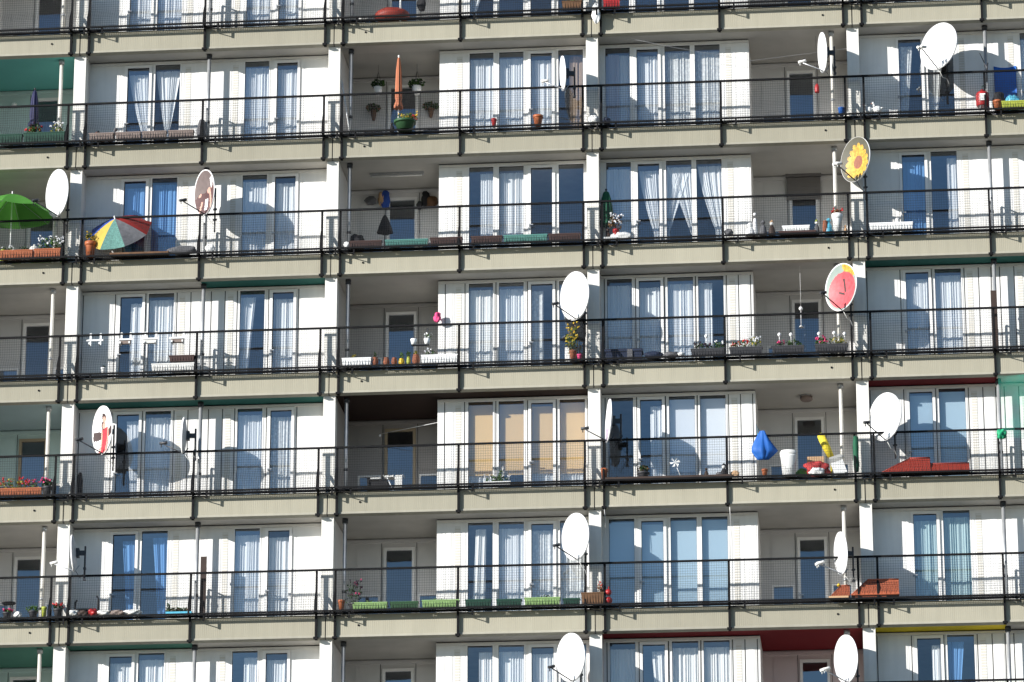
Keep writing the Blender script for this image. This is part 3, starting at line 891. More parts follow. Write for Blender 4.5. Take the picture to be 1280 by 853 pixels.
def planter(x0, y0, x1, y1, s, m_, label, group=None, plants=None, z=None, Y=-.19, depth=.15, name='planter', soil=True):
    cx, w, h, _ = span(x0, y0, x1, y1, Y); h = max(.10, h)
    t = thing(name, label, 'planter', (cx, Y, (ZL(s) if z is None else z) + .002), group)
    d = depth / 2
    b = MB(); b.taper(-w / 2, w / 2, -d, d, 0, h - .02, .014)
    b.ring  # rim made of four bars
    b.box(-w / 2 - .008, w / 2 + .008, -d - .008, -d + .008, h - .02, h + .004); b.box(-w / 2 - .008, w / 2 + .008, d - .008, d + .008, h - .02, h + .004)
    b.box(-w / 2 - .008, -w / 2 + .008, -d + .008, d - .008, h - .02, h + .004); b.box(w / 2 - .008, w / 2 + .008, -d + .008, d - .008, h - .02, h + .004)
    n = int(w / .06)
    for i in range(1, n): b.box(-w / 2 + i * w / n - .004, -w / 2 + i * w / n + .004, -d - .003, -d + .012, .02, h - .025)
    b.build('box', m_, t)
    if soil:
        q = MB(); q.box(-w / 2 + .01, w / 2 - .01, -d + .01, d - .01, h - .019, h - .008); q.build('soil', SOIL, t)
    if plants: foliage(t, plants, w, h, d)
    return t

def foliage(t, plants, w, h, d):
    """plants: list of (x offset fraction, half width, height, leaf materials, petal material or None, amount)"""
    lv = MB(); pt = {}
    lms = []
    for (fx, hw, hh, lm, pm, am) in plants:
        for q in lm:
            if q not in lms: lms.append(q)
    pms = [p[4] for p in plants if p[4]]
    pms = list(dict.fromkeys(pms)); pb = MB()
    for (fx, hw, hh, lm, pm, am) in plants:
        x = fx * w / 2
        lv.leaves((x, 0, h + hh * .42), hw, d * 1.1, hh * .6, int(70 * am), .035, RND, 0, [lms.index(q) for q in lm])
        for _ in range(int(6 * am)): 
            xx = x + RND.uniform(-hw, hw) * .7
            lv.tube([(x * .5 + xx * .5, 0, h - .01), (xx, RND.uniform(-d, d), h + hh * RND.uniform(.5, 1))], .003, 4)
        if pm:
            for _ in range(int(16 * am)):
                c = (x + RND.uniform(-hw, hw), RND.uniform(-d, d) - .02, h + hh * RND.uniform(.35, 1.05))
                pb.leaves(c, .022, .022, .022, 6, .022, RND, pms.index(pm)); pb.ball(c, .014, n=6, mi=pms.index(pm))
    if lms: lv.build('foliage', lms, t)
    if pms: pb.build('blossoms', pms, t)

def pot(x0, y0, x1, y1, s, m_, label, group=None, plants=None, z=None, Y=-.17, belly=0, name='flower_pot', cat='flower pot'):
    cx, w, h, _ = span(x0, y0, x1, y1, Y); r = w / 2; h = max(h, .08)
    t = thing(name, label, cat, (cx, Y, (ZL(s) if z is None else z) + .002), group)
    b = MB()
    if belly: pr = [(r * .55, 0), (r * .8, h * .15), (r, h * .45), (r * .85, h * .8), (r * .7, h * .9), (r * .82, h), (r * .7, h), (r * .6, h * .85)]
    else: pr = [(r * .66, 0), (r * .86, h * .72), (r * .88, h * .74), (r, h * .75), (r, h), (r * .9, h), (r * .85, h * .88)]
    b.lathe(pr, n=16).build('pot', m_, t)
    if plants: foliage(t, plants, w, h, max(.05, r))
    return t

P = 'planter boxes along the railings'
PT = 'flower pots along the ledges'
# second row, far left
planter(0, 167, 28, 178, 1, DKGRP, 'dark green planter, empty, at left picture edge, second row', P)
planter(30, 166, 81, 178, 1, DKGRP, 'dark green planter holding red and pale flowers', P,
        [(-.55, .20, .16, [LEAF], PETR, 1.3), (-.45, .14, .26, [LEAFD], PETD, .8), (.6, .16, .26, [LEAF, LEAFY], PETW, 1)])
for x0, x1, nm in ((112, 142, 'leftmost of the four greyish brown planters'), (145, 176, 'second of the four greyish brown planters'), (178, 208, 'third of the four greyish brown planters'), (211, 242, 'rightmost of the four greyish brown planters')):
    planter(x0, 166, x1, 174.5, 1, GREYBRP, nm + ' in one line', P)
# third row
planter(0, 310, 41, 320, 2, ORANGEP, 'orange planter under the green parasol, at picture edge', P, [(-.5, .15, .12, [LEAF], PETW, .5), (.4, .15, .10, [LEAFD], None, .5)])
planter(43, 309, 76, 319.5, 2, ORANGEP, 'orange planter full of white flowers beside green parasol', P, [(.25, .30, .30, [LEAF], PETW, 2.6)])
for (x0, y0, x1, y1, q, nm) in ((437, 302, 477, 309.5, DKBRP, 'dark brown planter farthest left, third row'), (482, 301, 535, 308.5, TURQ, 'turquoise planter below the loggia door, third row'),
        (538, 298, 578, 306.5, DKBRP, 'dark brown planter right of the turquoise one below the loggia door'), (589, 296.5, 628, 305, DKBRP, 'dark brown planter between two turquoise planters'),
        (630, 295, 684, 303.5, TURQ, 'turquoise planter below the windows, third row'), (686, 292.5, 726, 301, DKBRP, 'dark brown planter nearest the third pillar, third row')):
    planter(x0, y0, x1, y1, 2, q, nm, P)
planter(978, 281, 1012, 290, 2, PUREW, 'white planter on a red brown tray by the grey shutter', P)
planter(1087, 278.5, 1141, 287.5, 2, PUREW, 'long white planter right of the rightmost pillar, third row', P)
# fourth row
planter(190, 453.5, 243, 463, 3, OFFW, 'off white planter carrying a smaller brown planter', P)
planter(212, 446, 243, 453, 3, DKBRP, 'small reddish brown planter set on an off white planter', P, z=ZL(3) + .23)
planter(428, 447.5, 464, 457, 3, PUREW, 'white planter left of the terracotta pots', P, [(-.2, .07, .10, [LEAFY], None, .5)])
planter(527, 444.5, 572, 455, 3, PUREW, 'white planter right of the terracotta pots', P, [(-.5, .12, .14, [LEAF], PETW, .5)])
for (x0, y0, x1, y1, pl, nm) in (
   (864, 433.5, 906, 442, [(-.3, .2, .14, [LEAF, LEAFD], PETD, 1.2), (.55, .15, .16, [LEAF], PETW, 1)], 'dark grey planter with dark and white flowers'),
   (912, 432.5, 953, 441.5, [(-.4, .2, .16, [LEAF, LEAFDRY], PETR, 1), (.5, .18, .26, [LEAF, LEAFY], PETW, 1.3)], 'dark grey planter with bushy cream flowers'),
   (965, 432, 1005, 441, [(-.5, .1, .12, [LEAFD], PETP, .6), (.4, .2, .15, [LEAF, LEAFD], None, 1.2)], 'dark grey planter with low green leaves'),
   (1019, 430, 1060, 439.5, [(-.6, .14, .18, [LEAF], PETP, 1.3), (.4, .2, .18, [LEAF, LEAFY], None, 1.3)], 'dark grey planter with pink flowers')):
    planter(x0, y0, x1, y1, 3, DKGREYP, nm, P, pl)
# fifth row
planter(-6, 610.5, 52, 619.5, 4, ORANGEP, 'orange red planter with leafy red flowers, fifth row', P, [(-.2, .35, .25, [LEAF, LEAFY], PETR, 1.8), (.6, .2, .2, [LEAF, LEAFY], PETP, 1)])
# sixth row, green planters
for (x0, y0, x1, y1, q, nm) in ((441, 748.5, 484, 757, LGRP, 'light green planter farthest left, beside dark flowers'), (488, 748, 523, 756.5, GRP, 'mid green planter below the open loggia door'),
        (528, 746, 574, 755.5, LGRP, 'long light green planter at the loggia corner'), (582, 745, 614, 754, DKGRP, 'dark green planter just right of a post, sixth row'),
        (621, 744, 652, 752.5, DKGRP, 'dark green planter below the net curtains, sixth row'), (656, 742, 700, 751.5, LGRP, 'light green planter left of the white dish pole, sixth row'),
        (704, 743, 725, 750.5, DKGRP, 'short dark green planter beside the wooden box, sixth row')):
    planter(x0, y0, x1, y1, 5, q, nm, P, [(0, .25, .06, [LEAF], None, .3)] if q is LGRP else None)
t = planter(727, 738, 755, 752, 5, WOOD, 'square brown wooden box at the third pillar, sixth row', P, [(.7, .06, .25, [LEAFDRY], PETR, .6)], Y=-.21)
# top row
planter(703, 2, 727, 11, 0, WOOD, 'brown wooden planter near the third pillar, top row', P, [(0, .2, .22, [LEAF], PETW, 1.2)], Y=-.21)
planter(754, -4, 775, 7.5, 0, REDP, 'red planter right of the third pillar, top row', P)
# planter in lime, second row right
planter(1252, 123, 1300, 131.5, 1, YELGRP, 'lime yellow planter at right picture edge', P)

# pots
pot(105.5, 300, 120, 318.5, 2, ORANGEP, 'large terracotta bucket pot beside the striped umbrella', PT, [(-.2, .10, .22, [LEAFD], PETY, .7)])
pot(666, 145, 679, 157.5, 1, ORANGEP, 'orange pot below the windows, second row', PT)
pot(614, 150, 621, 160.5, 1, REDP, 'dark red mug-like pot below the windows, second row', PT)
for (x0, y0, x1, q, nm, pl) in ((465, 445, 473, TERRA, 'terracotta jar with dark neck, leftmost of the pot row', [(0, .03, .14, [LEAFD], None, .3)]),
        (479, 445.5, 487, TERRA, 'plain terracotta pot, second in the pot row', None), (489, 446, 496.5, TERRA, 'short terracotta pot left of the yellow pot', None),
        (498, 447.5, 506, YELP, 'bright yellow pot in the pot row', [(0, .05, .16, [LEAF], None, .5)]), (508, 445.5, 513.5, YELGRP, 'narrow yellow green pot in the pot row', [(0, .04, .16, [LEAF], None, .4)]),
        (515, 443, 525, TERRA, 'wide terracotta pot with a face, rightmost of the pot row', [(0, .05, .08, [LEAFY], None, .3)])):
    pot(x0, y0, x1, 455.5, 3, q, nm, PT, pl, belly=1)
pot(711.5, 436, 720.5, 448, 3, TERRA, 'terracotta pot with tall yellow leaved plant below a dish', PT,
    [(0, .14, .62, [LEAF, LEAFY, LEAFDRY], PETY, 1.6), (-.5, .16, .45, [LEAF, LEAFY], None, 1.0)])
pot(721, 440, 728, 447, 3, PETP, 'small magenta pot beside the tall yellow leaved plant', PT)
pot(126, 458, 132, 466, 3, PUREW, 'little white pot on the bare ledge, fourth row', PT, [(0, .03, .04, [LEAFD], None, .2)])
pot(751, 576, 760, 591, 4, ORANGEP, 'slim orange pot beside the third pillar, fifth row', PT)
pot(796, 580, 812, 589, 4, DKGREYP, 'dark pot with round brown bush, fifth row', PT, [(0, .14, .16, [LEAFD, LEAFDRY], None, 2)])
pot(952, 583, 960, 592, 4, ORANGEP, 'small orange pot under the hanging blue bag', PT)
pot(53, 606, 65, 617, 4, DKGREYP, 'dark pot with purple flowers at the leftmost pillar', PT, [(0, .12, .15, [LEAFD], PETD, 1), (-.3, .1, .2, [LEAF], PETP, .6)])
pot(422, 744, 431, 757, 5, ORANGEP, 'salmon orange pot beside the second pillar, sixth row', PT)
pot(436, 748, 448, 757, 5, DKGREYP, 'black pot with dark red flowers, sixth row', PT, [(-.1, .20, .50, [LEAFD], PETD, 1.2), (.6, .12, .55, [LEAFD], PETP, .4)])
pot(1241, 120, 1253, 131, 1, ORANGEP, 'orange pot left of the lime yellow planter', PT)
pot(1028, 274, 1035.5, 289, 2, TERRA, 'slender terracotta vase by the cream pole', PT, belly=1, name='vase', cat='vase')
pot(1040, 266, 1054, 289, 2, PUREW, 'white urn with a rusty plant on top', PT, [(0, .14, .10, [LEAFDRY], PETR, .8)], belly=0, name='urn', cat='urn')
pot(492, 154.5, 520, 166, 1, GRP, 'green bowl of yellow and red flowers before the orange parasol', PT, [(-.3, .2, .10, [LEAF], None, .8), (.3, .22, .16, [LEAF, LEAFY], PETY, 1.3), (.7, .08, .14, [LEAF], PETR, .7)])
pot(35, 769, 47, 777, 5, DKGREYP, 'dark pot of green leaves, sixth row far left', PT, [(0, .17, .12, [LEAF], None, 1.2)], Y=-.20)
pot(3, 770, 14, 777, 5, DKGREYP, 'dark pot of pink blooms, sixth row far left', PT, [(.2, .10, .08, [LEAF], PETP, 1.2)], Y=-.20)
pot(51, 764, 58, 777, 5, YELGRP, 'pale yellow pot beside the leftmost pillar, sixth row', PT, Y=-.20)
pot(66, 766, 78, 776, 5, DKGREYP, 'dark pot of red blooms before the leftmost pillar, sixth row', PT, [(0, .13, .12, [LEAFD], PETR, 1)], Y=-.20)

# ------------------------------------------------------------------ parasols
def closed_parasol(x, ytop, ybot, s, w_px, m_, label, Y, pole_m=PUREW, z0=None):
    a = at(x, ytop, Y); c = at(x, ybot, Y)
    base = (-H * s + ZF) if z0 is None else z0
    t = thing('closed_parasol', label, 'parasol', (c.x, Y, base), None)
    zt, zb = a.z - base, c.z - base
    r = w_px / 54 / 2
    b = MB()
    wob = lambda tt, i: 1 + .22 * math.sin(tt * 8 + i * .15)
    L = zt - zb
    b.lathe([(r * .95, zb), (r * 1.0, zb + L * .06), (r * .62, zb + L * .16), (r * .78, zb + L * .22), (r * .74, zb + L * .5), (r * .6, zb + L * .75), (r * .36, zb + L * .93), (.02, zt - .03)], n=32, wob=wob)
    b.build('canopy', m_, t)
    q = MB(); q.tube([(0, 0, .04), (0, 0, zt)], .016, 8); q.ball((0, 0, zt + .01), .028, n=8); q.build('pole', pole_m, t)
    f = MB(); f.lathe([(.2, 0), (.2, .05), (.06, .09), (.03, .2)], n=16); f.build('foot', DKGREYP, t)
    return t
closed_parasol(498, 71, 137, 1, 9.5, SALMON, 'closed salmon orange parasol on a white pole', .32)
closed_parasol(42, 112, 158, 1, 12, NAVY, 'closed navy blue parasol beside red flowers', .32, DKMETAL)
closed_parasol(758, 238, 282, 2, 17, DKGREENF, 'closed bottle green parasol right of the third pillar', .30, DKMETAL)

def open_parasol(c, R, hgt, segs, mats, order, label, pole_len, tilt=None, name='parasol', valance=0, cat='parasol', peak=None):
    t = thing(name, label, cat, c)
    mt = tilt or Matrix.Identity(3)
    b = MB(); rows = 6; sub = 6
    for k in range(segs):
        k0 = len(b.v)
        for i in range(rows + 1):
            q = i / rows
            for j in range(sub + 1):
                a = 2 * math.pi * (k + j / sub) / segs
                sag = 1 - .09 * q * math.sin(math.pi * j / sub)
                r = R * q * sag
                z = hgt * (1 - q ** 1.35) - .03 * math.sin(math.pi * j / sub) * q
                b.v.append(tuple(mt @ Vector((r * math.cos(a), r * math.sin(a), z))))
        for i in range(rows):
            for j in range(sub):
                p0 = k0 + i * (sub + 1) + j
                b.face((p0, p0 + sub + 1, p0 + sub + 2, p0 + 1), order[k % len(order)], True)
    b.build('canopy', mats, t)
    rb = MB()
    for k in range(segs):
        a = 2 * math.pi * k / segs
        rb.tube([tuple(mt @ Vector((0, 0, hgt - .03))), tuple(mt @ Vector((R * .99 * math.cos(a), R * .99 * math.sin(a), -.012)))], .007, 4)
    rb.build('ribs', LTMETAL, t)
    pm = MB(); pm.tube([tuple(mt @ Vector((0, 0, hgt + .07))), tuple(mt @ Vector((0, 0, -pole_len)))], .015, 8); pm.build('pole', PUREW, t)
    return t
c = at(14, 279, .14)
open_parasol((c.x, .14, c.z + .20), 1.0, .50, 8, [GREENF], [0], 'open green parasol shading the third row loggia', c.z - (-H * 2 + ZF))
c = at(149, 291, .12)
tilt = Matrix.Rotation(math.radians(48), 3, 'X') @ Matrix.Rotation(math.radians(-8), 3, 'Y') @ Matrix.Rotation(math.radians(-26), 3, 'Z')
open_parasol((c.x, .10, c.z + .0), .78, .36, 8, [YELF, TEALF, GREYF, REDF, BLUEF], [3, 3, 3, 4, 4, 0, 1, 2], 'open umbrella with yellow, teal, grey, red and blue wedges', .55, tilt, 'umbrella', cat='umbrella')
# top row: red canopy and the pole of a parasol
c = at(490, 21.5, .46)
t = thing('folded_cover', 'red brown domed cover in the loggia, top row', 'cover', (c.x, .46, c.z - .02))
b = MB(); b.ball((0, 0, .04), .42, .30, .20, n=16, rnd=RND, amt=.03); b.build('cover', REDT, t)
c = at(500.5, 20, .31)
t = thing('parasol_pole', 'bare white pole standing before the red brown cover', 'pole', (c.x, .31, c.z - .35))
b = MB(); b.tube([(0, 0, 0), (0, 0, 1.6)], .022, 10); b.build('pole', PUREW, t)
b = MB(); b.lathe([(.16, -.03), (.16, .02), (.03, .07)], n=14); b.build('foot', DKGREYP, t)

# ------------------------------------------------------------------ helpers for small things
def solid(name, label, cat, c, group, pieces, parent_parts=True):
    """pieces: (part name, MB, materials); a single piece becomes the thing itself"""
    if len(pieces) == 1:
        o = pieces[0][1].build(name, pieces[0][2], None, c)
        return tag(o, label, cat, group)
    t = thing(name, label, cat, c, group)
    for (pn, mb_, mt_) in pieces: mb_.build(pn, mt_, t)
    return t

def ledge(x0, x1, y1, s, Y=-.19):
    a = at(x0, y1, Y); b = at(x1, y1, Y)
    return (a.x + b.x) / 2, b.x - a.x, ZL(s) + .002

def figurine(x, y0, y1, s, m_, label, hat=None, wide=1.0, Y=-.17, cat='figurine'):
    a, b_ = at(x, y0, Y), at(x, y1, Y); h = max(.08, a.z - b_.z); w = h * .22 * wide
    b = MB(); b.lathe([(w, 0), (w * 1.05, h * .1), (w * .85, h * .45), (w * .5, h * .62), (w * .3, h * .66)], n=12)
    hd = MB(); hd.ball((0, -.005, h * .80), w * .62, n=10)
    pcs = [('body', b, m_), ('head', hd, PUREW if hat else m_)]
    if hat:
        ht = MB(); ht.lathe([(w * .66, h * .86), (w * .5, h * .94), (.004, h * 1.08)], n=10); pcs.append(('hat', ht, hat))
    return solid('figurine', label, cat, (b_.x, Y, ZL(s) + .002), 'ornaments along the ledges', pcs)

def bird(x, y0, y1, s, m_, label, flip=1, Y=-.17, name='bird_figure'):
    a, b_ = at(x, y0, Y), at(x, y1, Y); h = a.z - b_.z
    b = MB(); b.ball((0, 0, h * .36), h * .34, h * .22, h * .30, n=12)
    b.tube([(-flip * h * .22, 0, h * .5), (-flip * h * .28, 0, h * .78), (-flip * h * .30, 0, h * .86)], [h * .12, h * .08, h * .07], 8)
    b.ball((-flip * h * .32, 0, h * .88), h * .12, n=8)
    b.tube([(flip * h * .25, 0, h * .42), (flip * h * .48, 0, h * .5)], [h * .14, h * .03], 6)
    k = MB(); k.tube([(-flip * h * .40, 0, h * .87), (-flip * h * .52, 0, h * .85)], [h * .045, .003], 6)
    lg = MB(); lg.tube([(0, .02, 0), (0, .02, h * .14)], .008, 5); lg.tube([(.02, -.02, 0), (.02, -.02, h * .14)], .008, 5)
    return solid(name, label, 'ornament', (b_.x, Y, ZL(s) + .002), 'ornaments along the ledges', [('body', b, m_), ('beak', k, ORANGEP), ('legs', lg, ORANGEP)])

def heap(x0, y0, x1, y1, s, m_, label, name, cat, Y=-.17, seed=0, z=None, group=None, depth=.12, lump=.12):
    """soft folded or crumpled thing"""
    cx, w, h, _ = span(x0, y0, x1, y1, Y); rnd = random.Random(seed)
    b = MB(); nu, nv = 22, 10; k = 0
    ph = [rnd.uniform(0, 6) for _ in range(6)]
    for j in range(nv + 1):
        a = math.pi * j / nv
        for i in range(nu):
            t = 2 * math.pi * i / nu
            q = 1 + lump * math.sin(3 * t + ph[0] + 2 * a) + lump * .8 * math.sin(5 * t - 3 * a + ph[1]) + lump * .6 * math.sin(9 * t + ph[2] + 4 * a)
            sx = math.copysign(abs(math.cos(t)) ** .7, math.cos(t)); sy_ = math.copysign(abs(math.sin(t)) ** .7, math.sin(t))
            b.v.append((w / 2 * math.sin(a) ** .6 * sx * q, depth * math.sin(a) ** .6 * sy_ * q, h / 2 - h / 2 * math.cos(a) * (1 + .1 * math.sin(4 * t + ph[3]))))
    for j in range(nv):
        for i in range(nu):
            i2 = (i + 1) % nu
            b.face((j * nu + i, j * nu + i2, (j + 1) * nu + i2, (j + 1) * nu + i), 0, True)
    o = b.build(name, m_, None, (cx, Y, (ZL(s) if z is None else z) + .002))
    return tag(o, label, cat, group)

def tray(x0, y0, x1, y1, s, m_, label, name='tray', cat='tray', Y=-.19, depth=.2, z=None, group=None):
    cx, w, h, _ = span(x0, y0, x1, y1, Y); h = min(.045, max(.025, h))
    d = depth / 2
    b = MB(); b.box(-w / 2, w / 2, -d, d, 0, .012)
    b.box(-w / 2, w / 2, -d - .006, -d, 0, h); b.box(-w / 2, w / 2, d, d + .006, 0, h)
    b.box(-w / 2 - .006, -w / 2, -d, d, 0, h); b.box(w / 2, w / 2 + .006, -d, d, 0, h)
    o = b.build(name, m_, None, (cx, Y, (ZL(s) if z is None else z) + .001)); return tag(o, label, cat, group)

# ------------------------------------------------------------------ second row
# hanging and wall pots in the loggia of the orange parasol
for (x0, y0, x1, y1, nm) in ((467, 109.5, 478, 119, 'left of the orange parasol'), (515, 108.5, 527, 118.5, 'right of the orange parasol')):
    Y = 1.3; a = at(x0, y1, Y); b_ = at(x1, y1, Y); zt = at(x0, y0, Y).z
    r = (b_.x - a.x) / 2; h = zt - a.z; X = (a.x + b_.x) / 2
    t = thing('hanging_pot', f'white hanging plant pot {nm}', 'hanging pot', (X, Y, a.z), 'hanging pots in the loggia')
    b = MB(); b.lathe([(r * .5, 0), (r * .9, h * .45), (r, h), (r * .9, h), (r * .8, h * .85)], n=14); b.build('pot', PUREW, t)
    f = MB(); f.leaves((0, 0, h + .07), r * 1.7, r * 1.2, .12, 110, .05, RND, 0, [0, 1]); f.build('foliage', [LEAF, LEAFD], t)
    w_ = MB(); ceil = -H * 0 + .006 - a.z
    for k in range(3):
        tt = 2.1 * k; w_.tube([(r * .95 * math.cos(tt), r * .95 * math.sin(tt), h), (0, 0, h + .38)], .004, 4)
    w_.tube([(0, 0, h + .38), (0, 0, ceil)], .004, 4); w_.build('cord', DKMETAL, t)
for (x0, y0, x1, y1, nm) in ((462, 138, 472, 151, 'left of the loggia door'), (533, 136, 544, 147, 'right of the loggia door')):
    Y = YL - .13; a = at(x0, y1, Y); b_ = at(x1, y1, Y); zt = at(x0, y0, Y).z
    r = (b_.x - a.x) / 2; h = zt - a.z
    t = thing('wall_basket', f'brown wall basket with spreading dry plant {nm}', 'wall basket', ((a.x + b_.x) / 2, Y, a.z), 'wall baskets in the loggia')
    b = MB(); b.lathe([(r * .35, 0), (r * .6, h * .5), (r * .75, h), (r * .6, h)], n=12); b.box(-.03, .03, r * .3, .128, h * .5, h * .7); b.build('basket', WOOD, t)
    f = MB(); f.leaves((0, 0, h + .06), r * 2.0, r * .9, .10, 120, .05, RND, 0, [0, 1, 2]); f.build('foliage', [LEAFD, LEAFDRY, LEAF], t)
c1, c2 = at(437, 165, .1), at(427, 100, .35)
b = MB(); b.tube([(0, 0, 0), tuple(c2 - c1)], .018, 8); tag(b.build('broom_stick', PUREW, None, c1), 'long white stick leaning in the loggia of the orange parasol', 'stick')
figurine(490, 145.5, 158, 1, DARKF, 'dark doll with pale head beside the green flower bowl', Y=-.10)
bird(128, 150, 166, 1, DARKF, 'left dark bird figure above the greyish brown planters', 1, Y=-.03)
bird(138, 147.5, 166, 1, GREYF, 'right grey bird figure above the greyish brown planters', -1, Y=-.03)
heap(247, 141, 257, 167, 1, GREYF, 'pale grey bag hanging behind the mid balcony post, second row', 'bag', 'bag', Y=.05, seed=4)
bird(1086, 126, 140, 1, PUREW, 'white goose figure close to the rightmost pillar', 1, name='goose_figure')
bird(1097, 126, 141, 1, PUREW, 'smaller white goose figure, right one of the pair', 1, name='goose_figure')
heap(735, 143, 748, 153, 1, PUREW, 'crumpled white bag at the third pillar, second row', 'bag', 'bag', seed=8, depth=.09)
heap(754, 146, 763, 154, 1, DKBLUE, 'small dark blue cloth beside the third pillar, second row', 'cloth', 'cloth', seed=9, Y=-.1)
cx, w, z = ledge(1048, 1056, 141.5, 1)
b = MB(); b.lathe([(.06, 0), (.08, .16), (.085, .17), (.075, .17), (.07, .1)], n=14)
h_ = MB(); h_.tube([(-.08, 0, .16), (-.06, 0, .22), (0, 0, .25), (.06, 0, .22), (.08, 0, .16)], .005, 5)
solid('bucket', 'small cobalt blue bucket beside the rightmost pillar', 'bucket', (cx, -.17, z), None, [('body', b, BLUEP), ('handle', h_, LTMETAL)])
c = at(1021.5, 116, .5); 
b = MB(); b.lathe([(.05, 0), (.055, .02), (.055, .14), (.03, .2), (.01, .22)], n=12); k = MB(); k.tube([(0, 0, .22), (0, 0, -.0 + (.0065 - c.z))], .004, 4)
solid('hanging_lantern', 'small red lantern hanging near the cream pole, second row', 'lantern', c, None, [('lantern', b, REDP), ('cord', k, DKMETAL)])
# line strung across the second row loggia
p0, p1, p2 = at(745, 40, .08), at(940, 76, .3), at(1066, 60, .1)
b = MB(); b.tube([tuple(p0 - p0), tuple((p1 - p0) * .5 + Vector((0, 0, -.03))), tuple(p1 - p0), tuple(p2 - p0)], .0035, 5)
tag(b.build('washing_line', LTMETAL, None, p0), 'thin washing line strung from the third pillar to the rightmost', 'washing line')
# things at the far right, second row
cx, w, z = ledge(1221, 1236, 130, 1, -.10)
b = MB(); b.lathe([(.13, .14), (.145, .17), (.15, .42), (.13, .47), (.05, .50), (.04, .54)], n=18)
l_ = MB(); l_.box(-.06, .06, -.158, -.14, .24, .40); ft = MB()
for a in (0, 2.1, 4.2): ft.tube([(.10 * math.cos(a), .10 * math.sin(a), .16), (.15 * math.cos(a), .15 * math.sin(a), 0)], .012, 6)
vp = MB(); vp.tube([(0, 0, .53), (0, 0, .62), (.05, 0, .66)], .014, 6)
solid('gas_bottle', 'red container with a white label on a small stand', 'container', (cx, -.02, z), None, [('body', b, REDP), ('sticker', l_, PUREW), ('stand', ft, LTMETAL), ('valve', vp, DKGRP)])
cx, w, z = ledge(1246, 1271, 131, 1, .2)
t = thing('blue_chair', 'tall bright blue cushioned chair behind light blue bag', 'chair', (cx, .44, -H + ZF))
b = MB(); w = .50
nu = 10
for side in (-.035, .035):
    for j in range(7):
        for i in range(nu + 1):
            u = i / nu - .5
            zt = 1.66 + .05 * abs(u * 2) ** 2
            b.v.append((u * w, side * (1 - .4 * abs(u * 2) ** 4) + .10 * (j / 6), .45 + (zt - .45) * j / 6))
n1 = nu + 1
for j in range(6):
    for i in range(nu):
        q = j * n1 + i; b.face((q, q + 1, q + n1 + 1, q + n1), 0, True); q += 7 * n1; b.face((q, q + n1, q + n1 + 1, q + 1), 0, True)
for i in range(nu):
    q = 6 * n1 + i; b.face((q, q + 1, q + 7 * n1 + 1, q + 7 * n1), 0)
for j in range(6):
    for i in (0, nu):
        q = j * n1 + i; b.face((q, q + n1, q + 8 * n1, q + 7 * n1), 0)
b.build('backrest', BLUEP, t)
b = MB(); b.box(-w / 2, w / 2, -.34, .02, .40, .48); b.build('seat', BLUEP, t)
for sx in (-1, 1):
    for yy in (-.31, .02): b = MB(); b.tube([(sx * .21, yy, 0), (sx * .21, yy, .40)], .015, 6); b.build('leg', PUREW, t)
heap(1241, 97, 1256, 121, 1, DARKF, 'black bundle stuffed between the red container and blue chair', 'bundle', 'bundle', seed=12, Y=-.02, depth=.12)
heap(1256, 105, 1276, 124, 1, LBLUEP, 'light blue plastic bag before the blue chair', 'plastic_bag', 'plastic bag', seed=13, Y=-.04, lump=.16)
c = at(1233, 84, -.08)
b = MB(); b.tube([(0, 0, -.35), (0, 0, 0), (-.14, 0, .34)], [.016, .016, .006], 6); b.tube([(.0, 0, -.1), (.03, .0, .1)], .022, 6)
tag(b.build('aerial', DKMETAL, None, c), 'thin dark aerial clamped to the post above the red container', 'aerial')
c = at(18, 132, YL - .06)
b = MB(); b.ball((0, -.02, 0), .07, n=12); k = MB(); k.box(-.05, .05, .02, .058, -.05, .05)
solid('wall_lamp', 'round white wall lamp on the pale teal loggia wall', 'wall lamp', c, None, [('globe', b, PUREW), ('base', k, LTMETAL)])

# ------------------------------------------------------------------ third row
for (x, y0, y1, m_, nm) in ((4, 292, 309, YELGRP, 'pale yellow globe ornament at the left picture edge'), (17, 289, 309, PUREW, 'slim white statuette under the green parasol')):
    figurine(x, y0, y1, 2, m_, nm, wide=1.4 if x < 10 else .8, Y=.02)
cx, w, z = ledge(37, 49, 309, 2, .02)
b = MB(); b.lathe([(.03, .0), (.035, .1), (.10, .17), (.125, .25), (.10, .34), (.03, .37), (.02, .41)], n=16)
tag(b.build('lantern', OFFW, None, (cx, .02, z)), 'round cream lantern under the green parasol', 'lantern')
tray(138, 313.5, 211, 321.5, 2, WOOD, 'long wooden tray below the open striped umbrella', Y=-.2, depth=.17)
heap(212, 308, 246, 318, 2, GREYF, 'crumpled grey cloth right of the wooden tray', 'cloth', 'cloth', seed=21, Y=-.14, depth=.10)
heap(257, 307, 268, 318, 2, PUREW, 'small white parcel at the mid post below the portrait dish', 'parcel', 'parcel', seed=22, Y=-.16, depth=.07)
heap(430, 303, 437, 311, 2, PUREW, 'tiny white bag left of the dark brown planters, third row', 'bag', 'bag', seed=23, Y=-.18, depth=.06)
